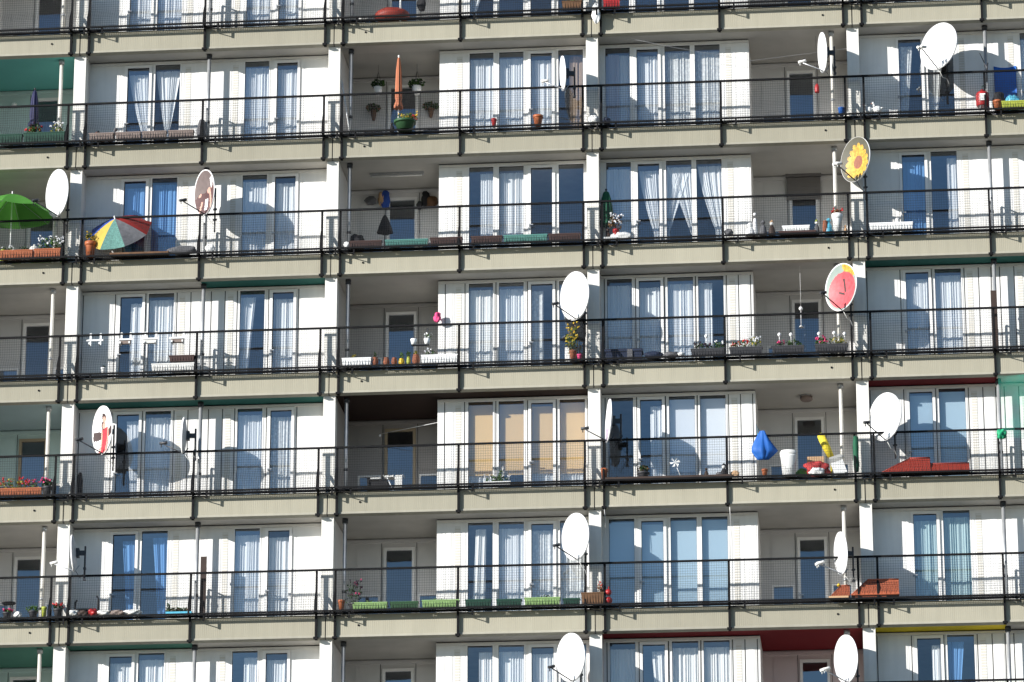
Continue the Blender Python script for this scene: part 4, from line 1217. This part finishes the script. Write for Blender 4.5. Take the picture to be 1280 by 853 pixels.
for (x0, y0, x1, y1, m_, nm, sd, yy) in ((457, 246, 470, 256, GREYF, 'grey mask hung on the loggia wall, third row', 31, .06), (473, 241, 480, 257, CARD, 'small tan mask beside the blue cloth', 34, .05),
       (476, 239, 487, 261, BLUEF, 'blue pointed cloth hanging left of the loggia door', 32, .05), (521, 252, 528, 262, DKGREYP, 'small grey mask right of the loggia door', 36, .05),
       (527, 240, 537, 258, DARKF, 'black hat hanging beside the mustard bag', 35, .06), (532, 246, 546, 259, YELP, 'mustard bag hanging on the loggia wall', 33, .07)):
    z = at((x0 + x1) / 2, y1, YL - .09).z
    heap(x0, y0, x1, y1, 2, WOOD if m_ is YELP else m_, nm, 'wall_ornament' if m_ not in (YELP, DARKF) else ('shoulder_bag' if m_ is YELP else 'hat'), 'ornament' if m_ not in (YELP, DARKF) else ('bag' if m_ is YELP else 'hat'), Y=YL - .09, seed=sd, z=z, depth=yy, lump=.18)
c = at(481, 291, 1.2)
b = MB(); b.lathe([(.19, 0), (.14, .15), (.06, .36), (.01, .44)], n=14, wob=lambda t, i: 1 + .1 * math.sin(5 * t + i))
b.tube([(0, 0, -(c.z - (-H * 2 + ZF))), (0, 0, 0)], .012, 6)
tag(b.build('pointed_cover', DARKF, None, c), 'black pointed cover left of the loggia door, third row', 'cover')
heap(436, 283, 456, 303, 2, DARKF, 'black sacks piled in the loggia corner, third row', 'sack_pile', 'sacks', seed=40, Y=.55, z=at(445, 300, .55).z - .3, depth=.25)
c = at(496, 225, 1.0)
b = MB(); b.box(-.62, .62, -.06, .06, 0, .05); k = MB(); k.tube([(-.58, 0, -.02), (.58, 0, -.02)], .02, 8)
solid('tube_light', 'long fluorescent tube light under the loggia ceiling, third row', 'ceiling light', (c.x, 1.0, -H + .007 - .05), None, [('housing', b, LTMETAL), ('tube', k, PUREW)])
# grey roller shutter over the loggia door at the right
c0, c1 = at(983, 222, YL - .07), at(1026, 249, YL - .07)
t = thing('roller_shutter', 'grey roller shutter half covering the loggia door', 'shutter', (c0.x, YL - .07, c1.z))
b = MB(); w = c1.x - c0.x; h = c0.z - c1.z
for k in range(int(h / .045)): b.box(0, w, -.012 - .004 * (k % 2), .012, k * .045, k * .045 + .043)
b.build('slats', mat('grey_shutter', (.17, .16, .155), .7, .06), t)
b = MB(); b.box(-.02, w + .02, -.06, .06, h, h + .12); b.build('shutter_box', mat('grey_shutter', (.17, .16, .155)), t)
# ornaments, third row
heap(765, 290, 790, 299, 2, PUREW, 'white swan-like ornament right of the third pillar, third row', 'ornament', 'ornament', seed=51, Y=-.18, depth=.07)
pot(766, 284, 774, 297, 2, REDP, 'red pot of pale winter flowers right of the third pillar', PT, [(0, .17, .36, [LEAFDRY], PETW, 1.6)])
figurine(760, 281, 297, 2, DKWOOD, 'dark ornament beside the bottle green parasol', Y=-.14)
tray(752, 293.5, 771, 299, 2, PUREW, 'small white tray at the third pillar, third row', Y=-.2, depth=.12)
heap(906, 286, 916, 294.5, 2, GREYF, 'grey lump on the ledge at the mid post, third row', 'stone', 'stone', seed=52, Y=-.18, depth=.08)
for (x, y0, y1, m_, hat, nm, wd) in ((938, 276, 292, PUREW, None, 'broad white figurine with flowers, third row loggia', 1.7), (944, 259, 292, PUREW, None, 'tall thin white ornament, third row loggia', .45),
      (954, 272, 292, GREYF, None, 'white headed figurine left of the white planter', 1.0), (965, 274, 292, DKWOOD, CARD, 'brown mushroom-like figurine left of the white planter', 1.0),
      (983, 271, 282, PUREW, None, 'slim white ornament rising behind the white planter', .6), (1005, 271, 282, PUREW, None, 'white bell-shaped ornament behind the white planter', .7),
      (1021, 273, 290, GREYF, YELGRP, 'grey figurine with a greenish hat', .9), (1036, 269, 289, LBLUEP, None, 'blue and white figurine beside the white urn', 1.0),
      (1057, 279, 289, CARD, None, 'small tan figurine next to the rightmost pillar', 1.1)):
    figurine(x, y0, y1, 2, m_, nm, hat, wd, Y=-.02 if y1 == 282 else -.15)
cx, w, z = ledge(1119, 1125, 279, 2, -.12)
b = MB(); b.lathe([(.05, 0), (.05, .30), (.045, .34), (.01, .36)], n=12); tag(b.build('candle', PUREW, None, (cx, -.03, ZL(2))), 'thick white candle behind the long white planter', 'candle')
tray(974, 288.5, 1020, 292, 2, DKBRP, 'red brown tray under the white planter, third row', Y=-.19, depth=.21)

# ------------------------------------------------------------------ fourth row
G = 'white flower holders hooked on the railing'
for (x0, x1, full, nm) in ((108, 129, 0, 'empty white railing holder, leftmost of four'), (147, 166, 1, 'white railing holder with brown box, second of four'), (176, 199, 1, 'white railing holder with pale box, third of four'), (211, 233, 1, 'white railing holder with dark box, nearest the mid post')):
    Y = -.20; a, b_ = at(x0, 432, Y), at(x1, 432, Y); w = b_.x - a.x; zr = -H * 3 + RT_ + .02
    t = thing('railing_holder', nm, 'flower holder', ((a.x + b_.x) / 2, Y, zr - .30), G)
    b = MB()
    for sx in (-1, 1):
        x = sx * w * .30
        b.box(x - .022, x + .022, .065, .075, .14, .31); b.box(x - .022, x + .022, .065, .12, .31, .32); b.box(x - .022, x + .022, .112, .12, .24, .31)
        b.box(x - .016, x + .016, -.09, .065, .0, .012); b.box(x - .016, x + .016, .055, .065, 0, .15); b.box(x - .016, x + .016, -.09, -.08, 0, .06)
    b.box(-w * .46, w * .46, -.085, -.075, .09, .12); b.box(-w * .46, w * .46, .05, .06, .13, .17)
    b.build('hooks', PUREW, t)
    if full:
        q = MB(); q.taper(-w * .36, w * .36, -.07, .045, .014, .12, .012); q.build('box', GREYBRP if x0 != 176 else OFFW, t)
cx, w, z = ledge(513, 538, 432, 3)
t = thing('railing_holder', 'pair of white pots on a dark railing bracket above the pot row', 'flower holder', (cx, -.20, at(525, 432, -.2).z))
b = MB(); b.box(-.2, .2, -.05, .05, 0, .015)
for sx in (-1, 1): b.box(sx * .15 - .012, sx * .15 + .012, .05, .06, 0, .42); b.box(sx * .15 - .012, sx * .15 + .012, .06, .13, .40, .42)
b.build('bracket', DKMETAL, t)
for sx in (-1, 1):
    b = MB(); b.lathe([(.05, .02), (.075, .15), (.07, .15), (.06, .12)], c=(sx * .15, 0, 0), n=12); b.build('pot', PUREW, t)
b = MB(); b.leaves((.17, 0, .22), .12, .07, .08, 40, .03, RND, 0, [0, 1]); b.build('foliage', [LEAF, PETW], t)
heap(543, 391, 550, 403, 3, PETP, 'bright pink cloth tied to the wall corner, fourth row', 'ribbon', 'ribbon', seed=61, Y=.40, z=at(546, 403, .40).z, depth=.05, lump=.3)
c = at(548, 400, .5)
b = MB(); b.tube([(0, 0, 0), (.0, .048, .02)], .006, 5)
b = MB(); cx, w, z = ledge(706, 712, 447, 3)
b.box(-.06, .06, -.012, .012, 0, .33); b.box(-.05, .05, -.016, -.012, .02, .31)
tag(b.build('white_board', PUREW, None, (cx, -.10, z)), 'small white board leaning left of the tall yellow leaved plant', 'board')
t = thing('storage_box', 'large dark blue covered box right of the third pillar, fourth row', 'box', (ledge(757, 802, 446, 3, .1)[0], .20, -H * 3 + ZF))
b = MB(); w = ledge(757, 802, 446, 3, .1)[1]; b.taper(-w / 2, w / 2, -.10, .22, 0, .66, .03); b.build('body', DKBLUE, t)
b = MB(); b.box(-w / 2 - .02, w / 2 + .02, -.12, .24, .66, .72); b.build('lid', DKBLUE, t)
b = MB(); b.box(.08, .2, -.126, -.121, .3, .70); b.build('strap', GREYF, t)
heap(806, 436, 828, 444.5, 3, DKBLUE, 'dark blue tarpaulin heap right of the covered box', 'tarpaulin', 'tarpaulin', seed=62, Y=-.12, depth=.1)
heap(829, 437, 850, 444, 3, GREYF, 'grey cloth heap left of the white bowl, fourth row', 'cloth', 'cloth', seed=63, Y=-.14, depth=.1)
cx, w, z = ledge(847, 856, 442.5, 3)
b = MB(); b.lathe([(.05, 0), (.08, .05), (.085, .08), (.075, .08), (.06, .03)], n=14); tag(b.build('bowl', PUREW, None, (cx, -.19, z)), 'shallow white bowl left of the dark grey planters', 'bowl')
for (x, y0, y1, nm) in ((883, 418, 436, 'white garden spike in the planter with dark and white flowers'), (974.5, 416, 434, 'white garden spike, left one in the planter with low leaves'), (989, 416, 434, 'white garden spike, right one in the planter with low leaves'),
                 (1024, 415, 432, 'white garden spike behind the pink flowers'), (1043, 414, 432, 'white garden spike right of the pink flowers'), (1056, 415, 432, 'white garden spike nearest the rightmost pillar')):
    Y = -.17; a, b_ = at(x, y0, Y), at(x, y1, Y); h = a.z - b_.z
    b = MB(); b.tube([(0, 0, -.06), (0, 0, h * .72)], .008, 5); k = MB(); k.lathe([(.012, h * .72), (.035, h * .8), (.04, h * .9), (.01, h)], n=10)
    solid('garden_spike', nm, 'garden ornament', (b_.x, Y, b_.z), 'white garden spikes', [('stem', b, PUREW), ('finial', k, PUREW)])
c = at(1001, 387, .3)
b = MB(); b.tube([(0, 0, -.42), (0, 0, .0)], .006, 5); b.ball((0, 0, .02), .045, n=10); b.ball((0, 0, -.1), .03, n=8); b.lathe([(.06, -.42), (.02, -.38)], n=10)
b.tube([(0, 0, .06), (0, 0, -H * 2 + .008 - c.z)], .003, 4)
tag(b.build('wind_chime', PUREW, None, c), 'white wind chime hanging before the loggia door, fourth row', 'wind chime')
# dark boards fixed beside the mid-bay poles
for (x0, y0, x1, y1, s, nm) in ((1241, 362, 1248.5, 432, 3, 'tall dark board beside the right hand pole, fourth row'), (248.5, 695, 256, 766, 5, 'tall dark brown board at the mid post, sixth row')):
    a, b_ = at(x0, y1, .0), at(x1, y1, .0); zt = at(x0, y0, .0).z; z0 = -H * s + ZF
    b = MB(); b.box(-(b_.x - a.x) / 2, (b_.x - a.x) / 2, -.012, .012, 0, zt - z0); b.box(-(b_.x - a.x) / 2, (b_.x - a.x) / 2, .012, .03, .3, .36); b.box(-(b_.x - a.x) / 2, (b_.x - a.x) / 2, .012, .03, zt - z0 - .3, zt - z0 - .24)
    tag(b.build('wood_board', DKWOOD, None, ((a.x + b_.x) / 2, .085, z0)), nm, 'board')

# ------------------------------------------------------------------ fifth row
heap(96, 584, 103, 614, 4, DARKF, 'long dark bag standing beside the leftmost pillar, fifth row', 'bag', 'bag', Y=.05, seed=70, depth=.07)
# drying things in the brown loggia
t = thing('crate', 'black crate holding white dishes in the brown loggia', 'crate', (ledge(460, 484, 603, 4, .15)[0], .24, -H * 4 + ZF))
b = MB(); w = .44; b.ring(-w / 2, w / 2, 0, .66, .03, -.14, -.11); b.ring(-w / 2, w / 2, 0, .66, .03, .11, .14); b.box(-w / 2, w / 2, -.108, .108, .30, .62); b.build('box', DARKF, t)
b = MB(); b.box(-.16, .06, -.1, .1, .625, .70); b.box(.02, .20, -.08, .08, .625, .66); b.build('dishes', OFFW, t)
t = thing('drying_rack', 'white folding drying rack with cloths, brown loggia', 'drying rack', (ledge(484, 500, 603, 4, .2)[0], .25, -H * 4 + ZF))
b = MB()
for y in (-.12, .12): b.tube([(-.18, y, 0), (.16, y, .74)], .01, 6); b.tube([(.18, y, 0), (-.16, y, .74)], .01, 6)
for k in range(5): b.tube([(-.22 + k * .11, -.16, .74), (-.22 + k * .11, .16, .74)], .006, 5)
b.build('frame', PUREW, t)
b = MB(); b.box(-.20, .0, -.13, .13, .70, .735); b.box(.04, .2, -.14, -.13, .40, .735); b.build('cloths', WHITEB if False else OFFW, t)
p0, p1 = at(475, 543, 1.6), at(549, 528, .62)
b = MB(); b.tube([(0, 0, 0), tuple(p1 - p0)], .007, 5); b.ball((0, 0, -.03), .03, n=8)
tag(b.build('washing_line', PUREW, None, p0), 'pale washing line slanting across the brown loggia', 'washing line')
t = thing('planter', 'white planter of pale sprigs below the tan blinds', 'planter', (ledge(601, 640, 600, 4)[0], -.02, ZL(4)), P)
b = MB(); b.taper(-.30, .30, -.045, .045, 0, .09, .01); b.build('box', PUREW, t)
foliage(t, [(0, .28, .14, [LEAF], PETW, 1.3), (.3, .06, .30, [LEAF], PETW, .5)], .6, .09, .05)
tray(757, 590.5, 915, 596.5, 4, DKWOOD, 'long weathered wooden board on the ledge, fifth row', 'ledge_board', 'board', Y=-.2, depth=.18)
cx, w, z = ledge(840, 852, 590, 4)
t = thing('pinwheel', 'white pinwheel leaning above the weathered board', 'pinwheel', (cx, -.15, z + .01))
b = MB(); b.tube([(.10, 0, 0), (-.04, 0, .36)], .008, 5); b.build('stem', PUREW, t)
b = MB()
for k in range(6):
    a = k * math.pi / 3; c_ = Vector((-.04, -.015, .37)); d1 = Vector((math.cos(a), 0, math.sin(a))); d2 = Vector((math.cos(a + .5), 0, math.sin(a + .5)))
    b.quad(c_, c_ + d1 * .12, c_ + d2 * .10 + Vector((0, -.03, 0)), c_ + d2 * .03)
b.build('vanes', PUREW, t)
figurine(883, 577, 591, 4, DKWOOD, 'dark figurine with raised arms on the weathered board', wide=.9)
figurine(905, 575, 592, 4, DARKF, 'black pointed figurine left of the mid post, fifth row', DARKF, 1.2)
heap(895, 585, 903, 592, 4, GREYF, 'grey stone-like lump beside the black pointed figurine', 'stone', 'stone', seed=71, depth=.06)
heap(914, 584, 924, 592, 4, CARD, 'small tan lump right of the mid post, fifth row', 'stone', 'stone', seed=72, depth=.06)
t = thing('shopping_bag', 'large bright blue bag hanging on the railing, fifth row', 'bag', (at(954, 575, -.14).x, -.17, at(954, 575, -.16).z))
b = MB(); nu, nv = 36, 10
for j in range(nv + 1):
    q = j / nv
    for i in range(nu):
        a = 2 * math.pi * i / nu
        r = (.10 + .16 * min(1, q * 3.2)) * (1 - .80 * max(0, q - .30) / .70) * (1 + .16 * math.sin(3 * a + 5 * q) + .11 * math.sin(7 * a + 2 * q) + .08 * math.sin(11 * a))
        b.v.append((r * math.cos(a), .42 * r * math.sin(a), q * .66))
for j in range(nv):
    for i in range(nu):
        i2 = (i + 1) % nu; b.face((j * nu + i, j * nu + i2, (j + 1) * nu + i2, (j + 1) * nu + i), 0, True)
b.face(list(range(nu))[::-1], 0); b.build('sack', BLUEP, t)
b = MB(); b.tube([(-.10, 0, .50), (-.14, .02, .82), (-.02, .03, .52)], .012, 6); b.build('straps', LBLUEP, t)
t = thing('waste_bin', 'white lidded bin beside the cardboard box, fifth row', 'bin', (ledge(976, 996, 588, 4, -.17)[0], -.17, ZL(4)))
t.scale = (1, .6, 1)
b = MB(); b.lathe([(.14, 0), (.175, .44), (.185, .45), (.185, .48)], n=20); b.build('body', PUREW, t)
b = MB(); b.lathe([(.19, .48), (.19, .53), (.16, .58), (.05, .60)], n=20); b.build('lid', OFFW, t)
heap(996, 578, 1009, 589, 4, GREENF, 'patch of green turf cloth right of the white bin', 'cloth', 'cloth', seed=73, Y=.02, depth=.08)
c = at(1020, 575, .12)
t = thing('cardboard_box', 'tan cardboard box above the red and white cloth', 'box', (c.x, .25, -H * 4 + ZF + .55))
b = MB(); b.box(-.20, .18, -.13, .13, 0, .36); b.build('carton', CARD, t); b = MB(); b.box(-.20, .18, -.131, -.1305, .16, .2); b.build('tape', OFFW, t)
t = thing('side_table', 'small dark table hidden below the cardboard box', 'table', (c.x, .25, -H * 4 + ZF))
b = MB(); b.box(-.24, .24, -.15, .15, .515, .545); b.build('tabletop', DKGREYP, t)
for sx in (-1, 1):
    for sy_ in (-1, 1): b = MB(); b.box(sx * .21 - .015, sx * .21 + .015, sy_ * .12 - .015, sy_ * .12 + .015, 0, .515); b.build('leg', DKGREYP, t)
heap(1008, 573, 1034, 591, 4, mat('red_white_cloth', (.50, .05, .05), .8, .5, 5), 'crumpled red and white cloth below the cardboard box', 'blanket', 'blanket', seed=74, Y=-.08, depth=.09, lump=.24)
heap(1013, 584, 1030, 593, 4, PUREW, 'white cloth corner under the red blanket', 'cloth', 'cloth', seed=75, Y=-.17, depth=.07, lump=.2)
p0, p1 = at(1039, 572, .22), at(1026.5, 546, .20)
b = MB(); d_ = p1 - p0; b.tube([(0, 0, 0), tuple(d_ * .5), tuple(d_)], [.07, .09, .085], 10); b.ball(tuple(d_), .085, n=10)
b.tube([(0, 0, 0), (0, 0, -(p0.z - (-H * 4 + ZF)))], .02, 6)
tag(b.build('padded_roll', mat('yellow_fabric_plain', (.75, .60, .04), .7, .08), None, p0), 'yellow padded roll leaning behind the cardboard box', 'roll')
t = thing('tilted_carton', 'tilted open white carton beside the rightmost pillar', 'box', (ledge(1043, 1060, 591, 4, .0)[0], -.02, ZL(4)))
b = MB()
mt = Matrix.Rotation(math.radians(-18), 3, 'Y')
k = len(b.v)
bb = MB(); bb.box(-.13, .15, -.10, .10, .03, .33); b.v = [tuple(mt @ Vector(v)) for v in bb.v]; b.f, b.m, b.s = bb.f, bb.m, bb.s
b.build('carton', PUREW, t)
b = MB(); b.quad(mt @ Vector((-.13, -.10, .332)), mt @ Vector((.15, -.10, .332)), mt @ Vector((.15, -.16, .45)), mt @ Vector((-.13, -.16, .45))); b.build('flap', OFFW, t)
c = at(1008, 498, 1.1)
b = MB(); b.lathe([(.10, -.13), (.14, -.10), (.14, -.03)], n=18); k = MB(); k.lathe([(.10, -.03), (.10, 0)], n=18)
solid('ceiling_lamp', 'round drum lamp under the loggia ceiling, fifth row', 'ceiling lamp', (c.x, 1.1, -H * 3 + .007), None, [('shade', b, GREYBRP), ('base', k, PUREW)])
# green cloth wound on the post
a = at(1070.5, 590, -.10)
b = MB(); hh = at(1070.5, 546, -.1).z - a.z
b.lathe([(.05, 0), (.065, hh * .2), (.055, hh * .5), (.068, hh * .7), (.05, hh)], n=12, wob=lambda t, i: 1 + .15 * math.sin(3 * t + i * 2))
tag(b.build('wrapped_cloth', DKGREENF, None, a), 'dark green cloth wound round the post by the rightmost pillar', 'cloth')
# red tiled cover under the round white dish
def tiled_roof(t, x0, x1, y0, y1, z0, z1, hip, m_, steps=5, name='roof'):
    """small hipped roof of stepped tile courses; hip = inset of the ridge at the left end"""
    b = MB()
    for k in range(steps):
        u0, u1 = k / steps, (k + 1) / steps
        ym = (y0 + y1) / 2
        xa, xb2 = x0 + hip * u0, x0 + hip * u1
        ya, yb = y0 + (ym - y0) * u0, y0 + (ym - y0) * u1
        za, zb = z0 + (z1 - z0) * u0, z0 + (z1 - z0) * u1
        b.quad((xa, ya - .008, za), (x1, ya - .008, za), (x1, yb, zb), (xb2, yb, zb))
        b.quad((xa, 2 * ym - ya, za), (xa, ya - .008, za), (xb2, yb, zb), (xb2, 2 * ym - yb, zb))
        b.quad((x1, 2 * ym - ya, za), (xa, 2 * ym - ya, za), (xb2, 2 * ym - yb, zb), (x1, 2 * ym - yb, zb))
        b.quad((xa, ya, za - .012), (x1, ya, za - .012), (x1, ya - .008, za), (xa, ya - .008, za))
    b.quad((x1, y0, z0), (x1, y1, z0), (x1, (y0 + y1) / 2, z1), (x1, (y0 + y1) / 2, z1))
    nx = int((x1 - x0) / .09)
    for i in range(1, nx):
        xx = x0 + (x1 - x0) * i / nx
        u = min(1, max(.02, (xx - x0) / max(hip, .001)))
        b.tube([(xx, y0 - .004, z0 + .005), (xx, y0 + (y1 - y0) / 2 * u, z0 + (z1 - z0) * u + .005)], .007, 4)
    b.tube([(x0 + hip, (y0 + y1) / 2, z1), (x1, (y0 + y1) / 2, z1)], .02, 6)
    b.tube([(x0, y0, z0), (x0 + hip, (y0 + y1) / 2, z1)], .016, 6)
    b.build(name, m_, t)
a, b_ = at(1101, 588, -.2), at(1212, 588, -.2); X0 = a.x; L = b_.x - a.x
t = thing('tiled_cover', 'red tile-patterned cover like a low hipped roof', 'cover', (X0, -.02, ZL(4)), None)
tiled_roof(t, 0, L * .56, -.20, .14, .0, .36, L * .33, REDT)
tiled_roof(t, L * .56 + .002, L, -.20, .14, .0, .22, .0, REDT, 4, 'low_roof')
# green net at the right edge, hung from the band above to the railing
Xn = at(1251, 520, -.10).x; Xn2 = 4 * W - .4
global_net = MATS.get('green_net')
q = bpy.data.materials.new('green_net'); q.use_nodes = True; n = q.node_tree.nodes; l = q.node_tree.links
n.remove(n['Principled BSDF']); d1 = n.new('ShaderNodeBsdfDiffuse'); d1.inputs['Color'].default_value = (.05, .42, .30, 1)
tp = n.new('ShaderNodeBsdfTransparent'); mx = n.new('ShaderNodeMixShader'); no = n.new('ShaderNodeTexNoise'); no.inputs['Scale'].default_value = 3
mr = n.new('ShaderNodeMapRange'); mr.inputs['From Min'].default_value = .3; mr.inputs['From Max'].default_value = .7; mr.inputs['To Min'].default_value = .90; mr.inputs['To Max'].default_value = .68
gg = n.new('ShaderNodeNewGeometry'); l.new(gg.outputs['Position'], no.inputs['Vector']); l.new(no.outputs['Fac'], mr.inputs['Value']); l.new(mr.outputs['Result'], mx.inputs[0])
l.new(d1.outputs[0], mx.inputs[1]); l.new(tp.outputs[0], mx.inputs[2]); l.new(mx.outputs[0], n['Material Output'].inputs['Surface'])
b = MB(); nu, nv = 26, 14; zt, zb = -H * 3 - .02, -H * 4 + RT_ - .25
for j in range(nv + 1):
    for i in range(nu + 1):
        u, v = i / nu, j / nv
        b.v.append((Xn + (Xn2 - Xn) * u + .03 * math.sin(v * 5), -.10 - .03 * math.sin(u * 19 + v * 3) - .02 * math.sin(v * 9), zb + (zt - zb) * v + .05 * math.sin(u * 14) * (1 - v)))
for j in range(nv):
    for i in range(nu):
        k = j * (nu + 1) + i; b.face((k, k + 1, k + nu + 2, k + nu + 1), 0, True)
tag(b.build('bird_net', q, None, (0, 0, 0)), 'translucent green net hung at the right picture edge', 'net')
a = at(1252, 543, -.15)
heap(1247, 537, 1257, 548, 4, mat('green_cord', (.02, .35, .16), .6, .2), 'knot of bright green cord on the railing at right', 'cord_knot', 'cord', seed=77, Y=-.16, z=a.z - .1, depth=.06, lump=.3)

# ------------------------------------------------------------------ sixth row
t = thing('round_table', 'small black round table far left, sixth row', 'table', (at(11, 755, .3).x, .3, -H * 5 + ZF))
zt = at(11, 753.5, .3).z - (-H * 5 + ZF)
b = MB(); b.lathe([(.15, zt - .03), (.16, zt - .015), (.15, zt)], n=20); b.build('tabletop', DARKF, t)
for sx in (-1, 1): b = MB(); b.tube([(sx * .09, 0, zt - .03), (sx * .12, 0, 0)], .012, 6); b.build('leg', DKMETAL, t)
t = thing('bench', 'low black bench with two posts left of the blue drapes', 'bench', (at(108, 762, .2).x, .22, -H * 5 + ZF))
b = MB(); b.box(-.22, .22, -.12, .12, .55, .66); b.box(-.20, .20, -.10, .10, .0, .1); b.build('seat', DARKF, t)
for sx, hh in ((-1, .82), (1, .90)): b = MB(); b.tube([(sx * .26, 0, 0), (sx * .26, 0, hh), (sx * .26 - .04 * sx, 0, hh + .06)], .022, 6); b.build('post', DARKF, t)
for (x0, x1, y0, y1, m_, nm, sd) in ((85, 97, 766, 774, OFFW, 'pale folded cloth at the leftmost pillar, sixth row', 81), (98, 109, 765.5, 773, DKWOOD, 'brown crumpled leaves on the ledge, sixth row', 82), (110, 121, 763.5, 772.5, REDP, 'red folded cloth on the cluttered ledge, sixth row', 83),
      (122, 138, 765, 772, OFFW, 'pale papers in the middle of the cluttered ledge, sixth row', 84), (139, 155, 764, 771, GREYBRP, 'greyish rags on the cluttered ledge, sixth row', 85), (156, 175, 763, 770, OFFW, 'pale folded sheet at the right of the cluttered ledge', 86),
      (18, 26, 769, 777, PUREW, 'white lump between pink and green pots, sixth row', 87)):
    heap(x0, y0, x1, y1, 5, m_, nm, 'cloth', 'cloth', seed=sd, Y=-.20, depth=.08, lump=.25)
tray(208, 758, 240, 766, 5, LBLUEP, 'teal blue tray of dark plants left of the dark brown board', 'plant_tray', 'tray', Y=-.2, depth=.16)
t = thing('plant', 'bushy dark plant lying on the teal blue tray', 'plant', (ledge(208, 240, 764, 5)[0], -.2, ZL(5) + .015))
foliage(t, [(-.1, .28, .10, [LEAFD, LEAF, LEAFDRY], None, 2.6), (-.8, .05, .20, [LEAFD], None, .8)], .6, .03, .07)
a = at(760.5, 747, -.2)
b = MB(); b.ball((0, 0, .09), .085, n=14); b.ball((0, 0, .27), .075, n=14); b.tube([(0, 0, .34), (.01, 0, .40)], .012, 6)
tag(b.build('gourd', REDP, None, (a.x, -.18, ZL(5))), 'red double gourd right of the third pillar, sixth row', 'gourd')
a, b_ = at(1036, 744, -.2), at(1124, 741, -.2); X0 = a.x; L = b_.x - a.x
t = thing('tiled_cover', 'larger orange tiled cover across the rightmost pillar, sixth row', 'cover', (X0 + L * .32, -.14, ZL(5)), None)
tiled_roof(t, 0, L * .68, -.14, .14, .06, .42, L * .24, ORT, 6)
b = MB(); b.box(.08, L * .5, -.10, .06, 0, .06); b.build('body', ORT, t)
t = thing('tiled_cover', 'smaller orange tiled cover left of its larger twin, sixth row', 'cover', (X0, -.17, ZL(5)), None)
tiled_roof(t, .06, L * .30, -.09, .09, .06, .30, L * .14, ORT)
b = MB(); b.box(0, L * .28, -.12, .10, 0, .045); b.build('base', CARD, t)
b = MB(); b.lathe([(.03, .28), (.04, .32), (.0, .36)], c=(.22, 0, 0), n=8); b.build('chimney', YELP, t)
# clothes-peg bag / cloth at third pillar, top row, and cable beside the blinds
heap(741, 6, 750, 30, 0, PUREW, 'white cloth hanging down the third pillar, top row', 'cloth', 'cloth', seed=90, Y=-.20, z=at(745, 29, -.2).z, depth=.06, lump=.2)
for (x, y0, y1, nm) in ((912, 634, 700, 'thin white cable hanging before the slatted blinds, sixth row'), (755.5, 636, 668, 'short white cable hanging at the third pillar, sixth row'),):
    p0, p1 = at(x, y0, -.06), at(x + 1, y1, -.06); b = MB()
    b.tube([(0, 0, 0), (.02, 0, (p1.z - p0.z) * .5), tuple(p1 - p0)], .007, 5); tag(b.build('cable', PUREW, None, p0), nm, 'cable')
heap(522, -4, 532, 14, 0, DARKF, 'black garment hanging in the loggia, top row', 'garment', 'garment', seed=91, Y=.6, z=at(527, 14, .6).z, depth=.06)
heap(449, 16.5, 463, 21.5, 0, OFFW, 'pale folded cloth left of the red brown cover, top row', 'cloth', 'cloth', seed=92, Y=.0, depth=.08)
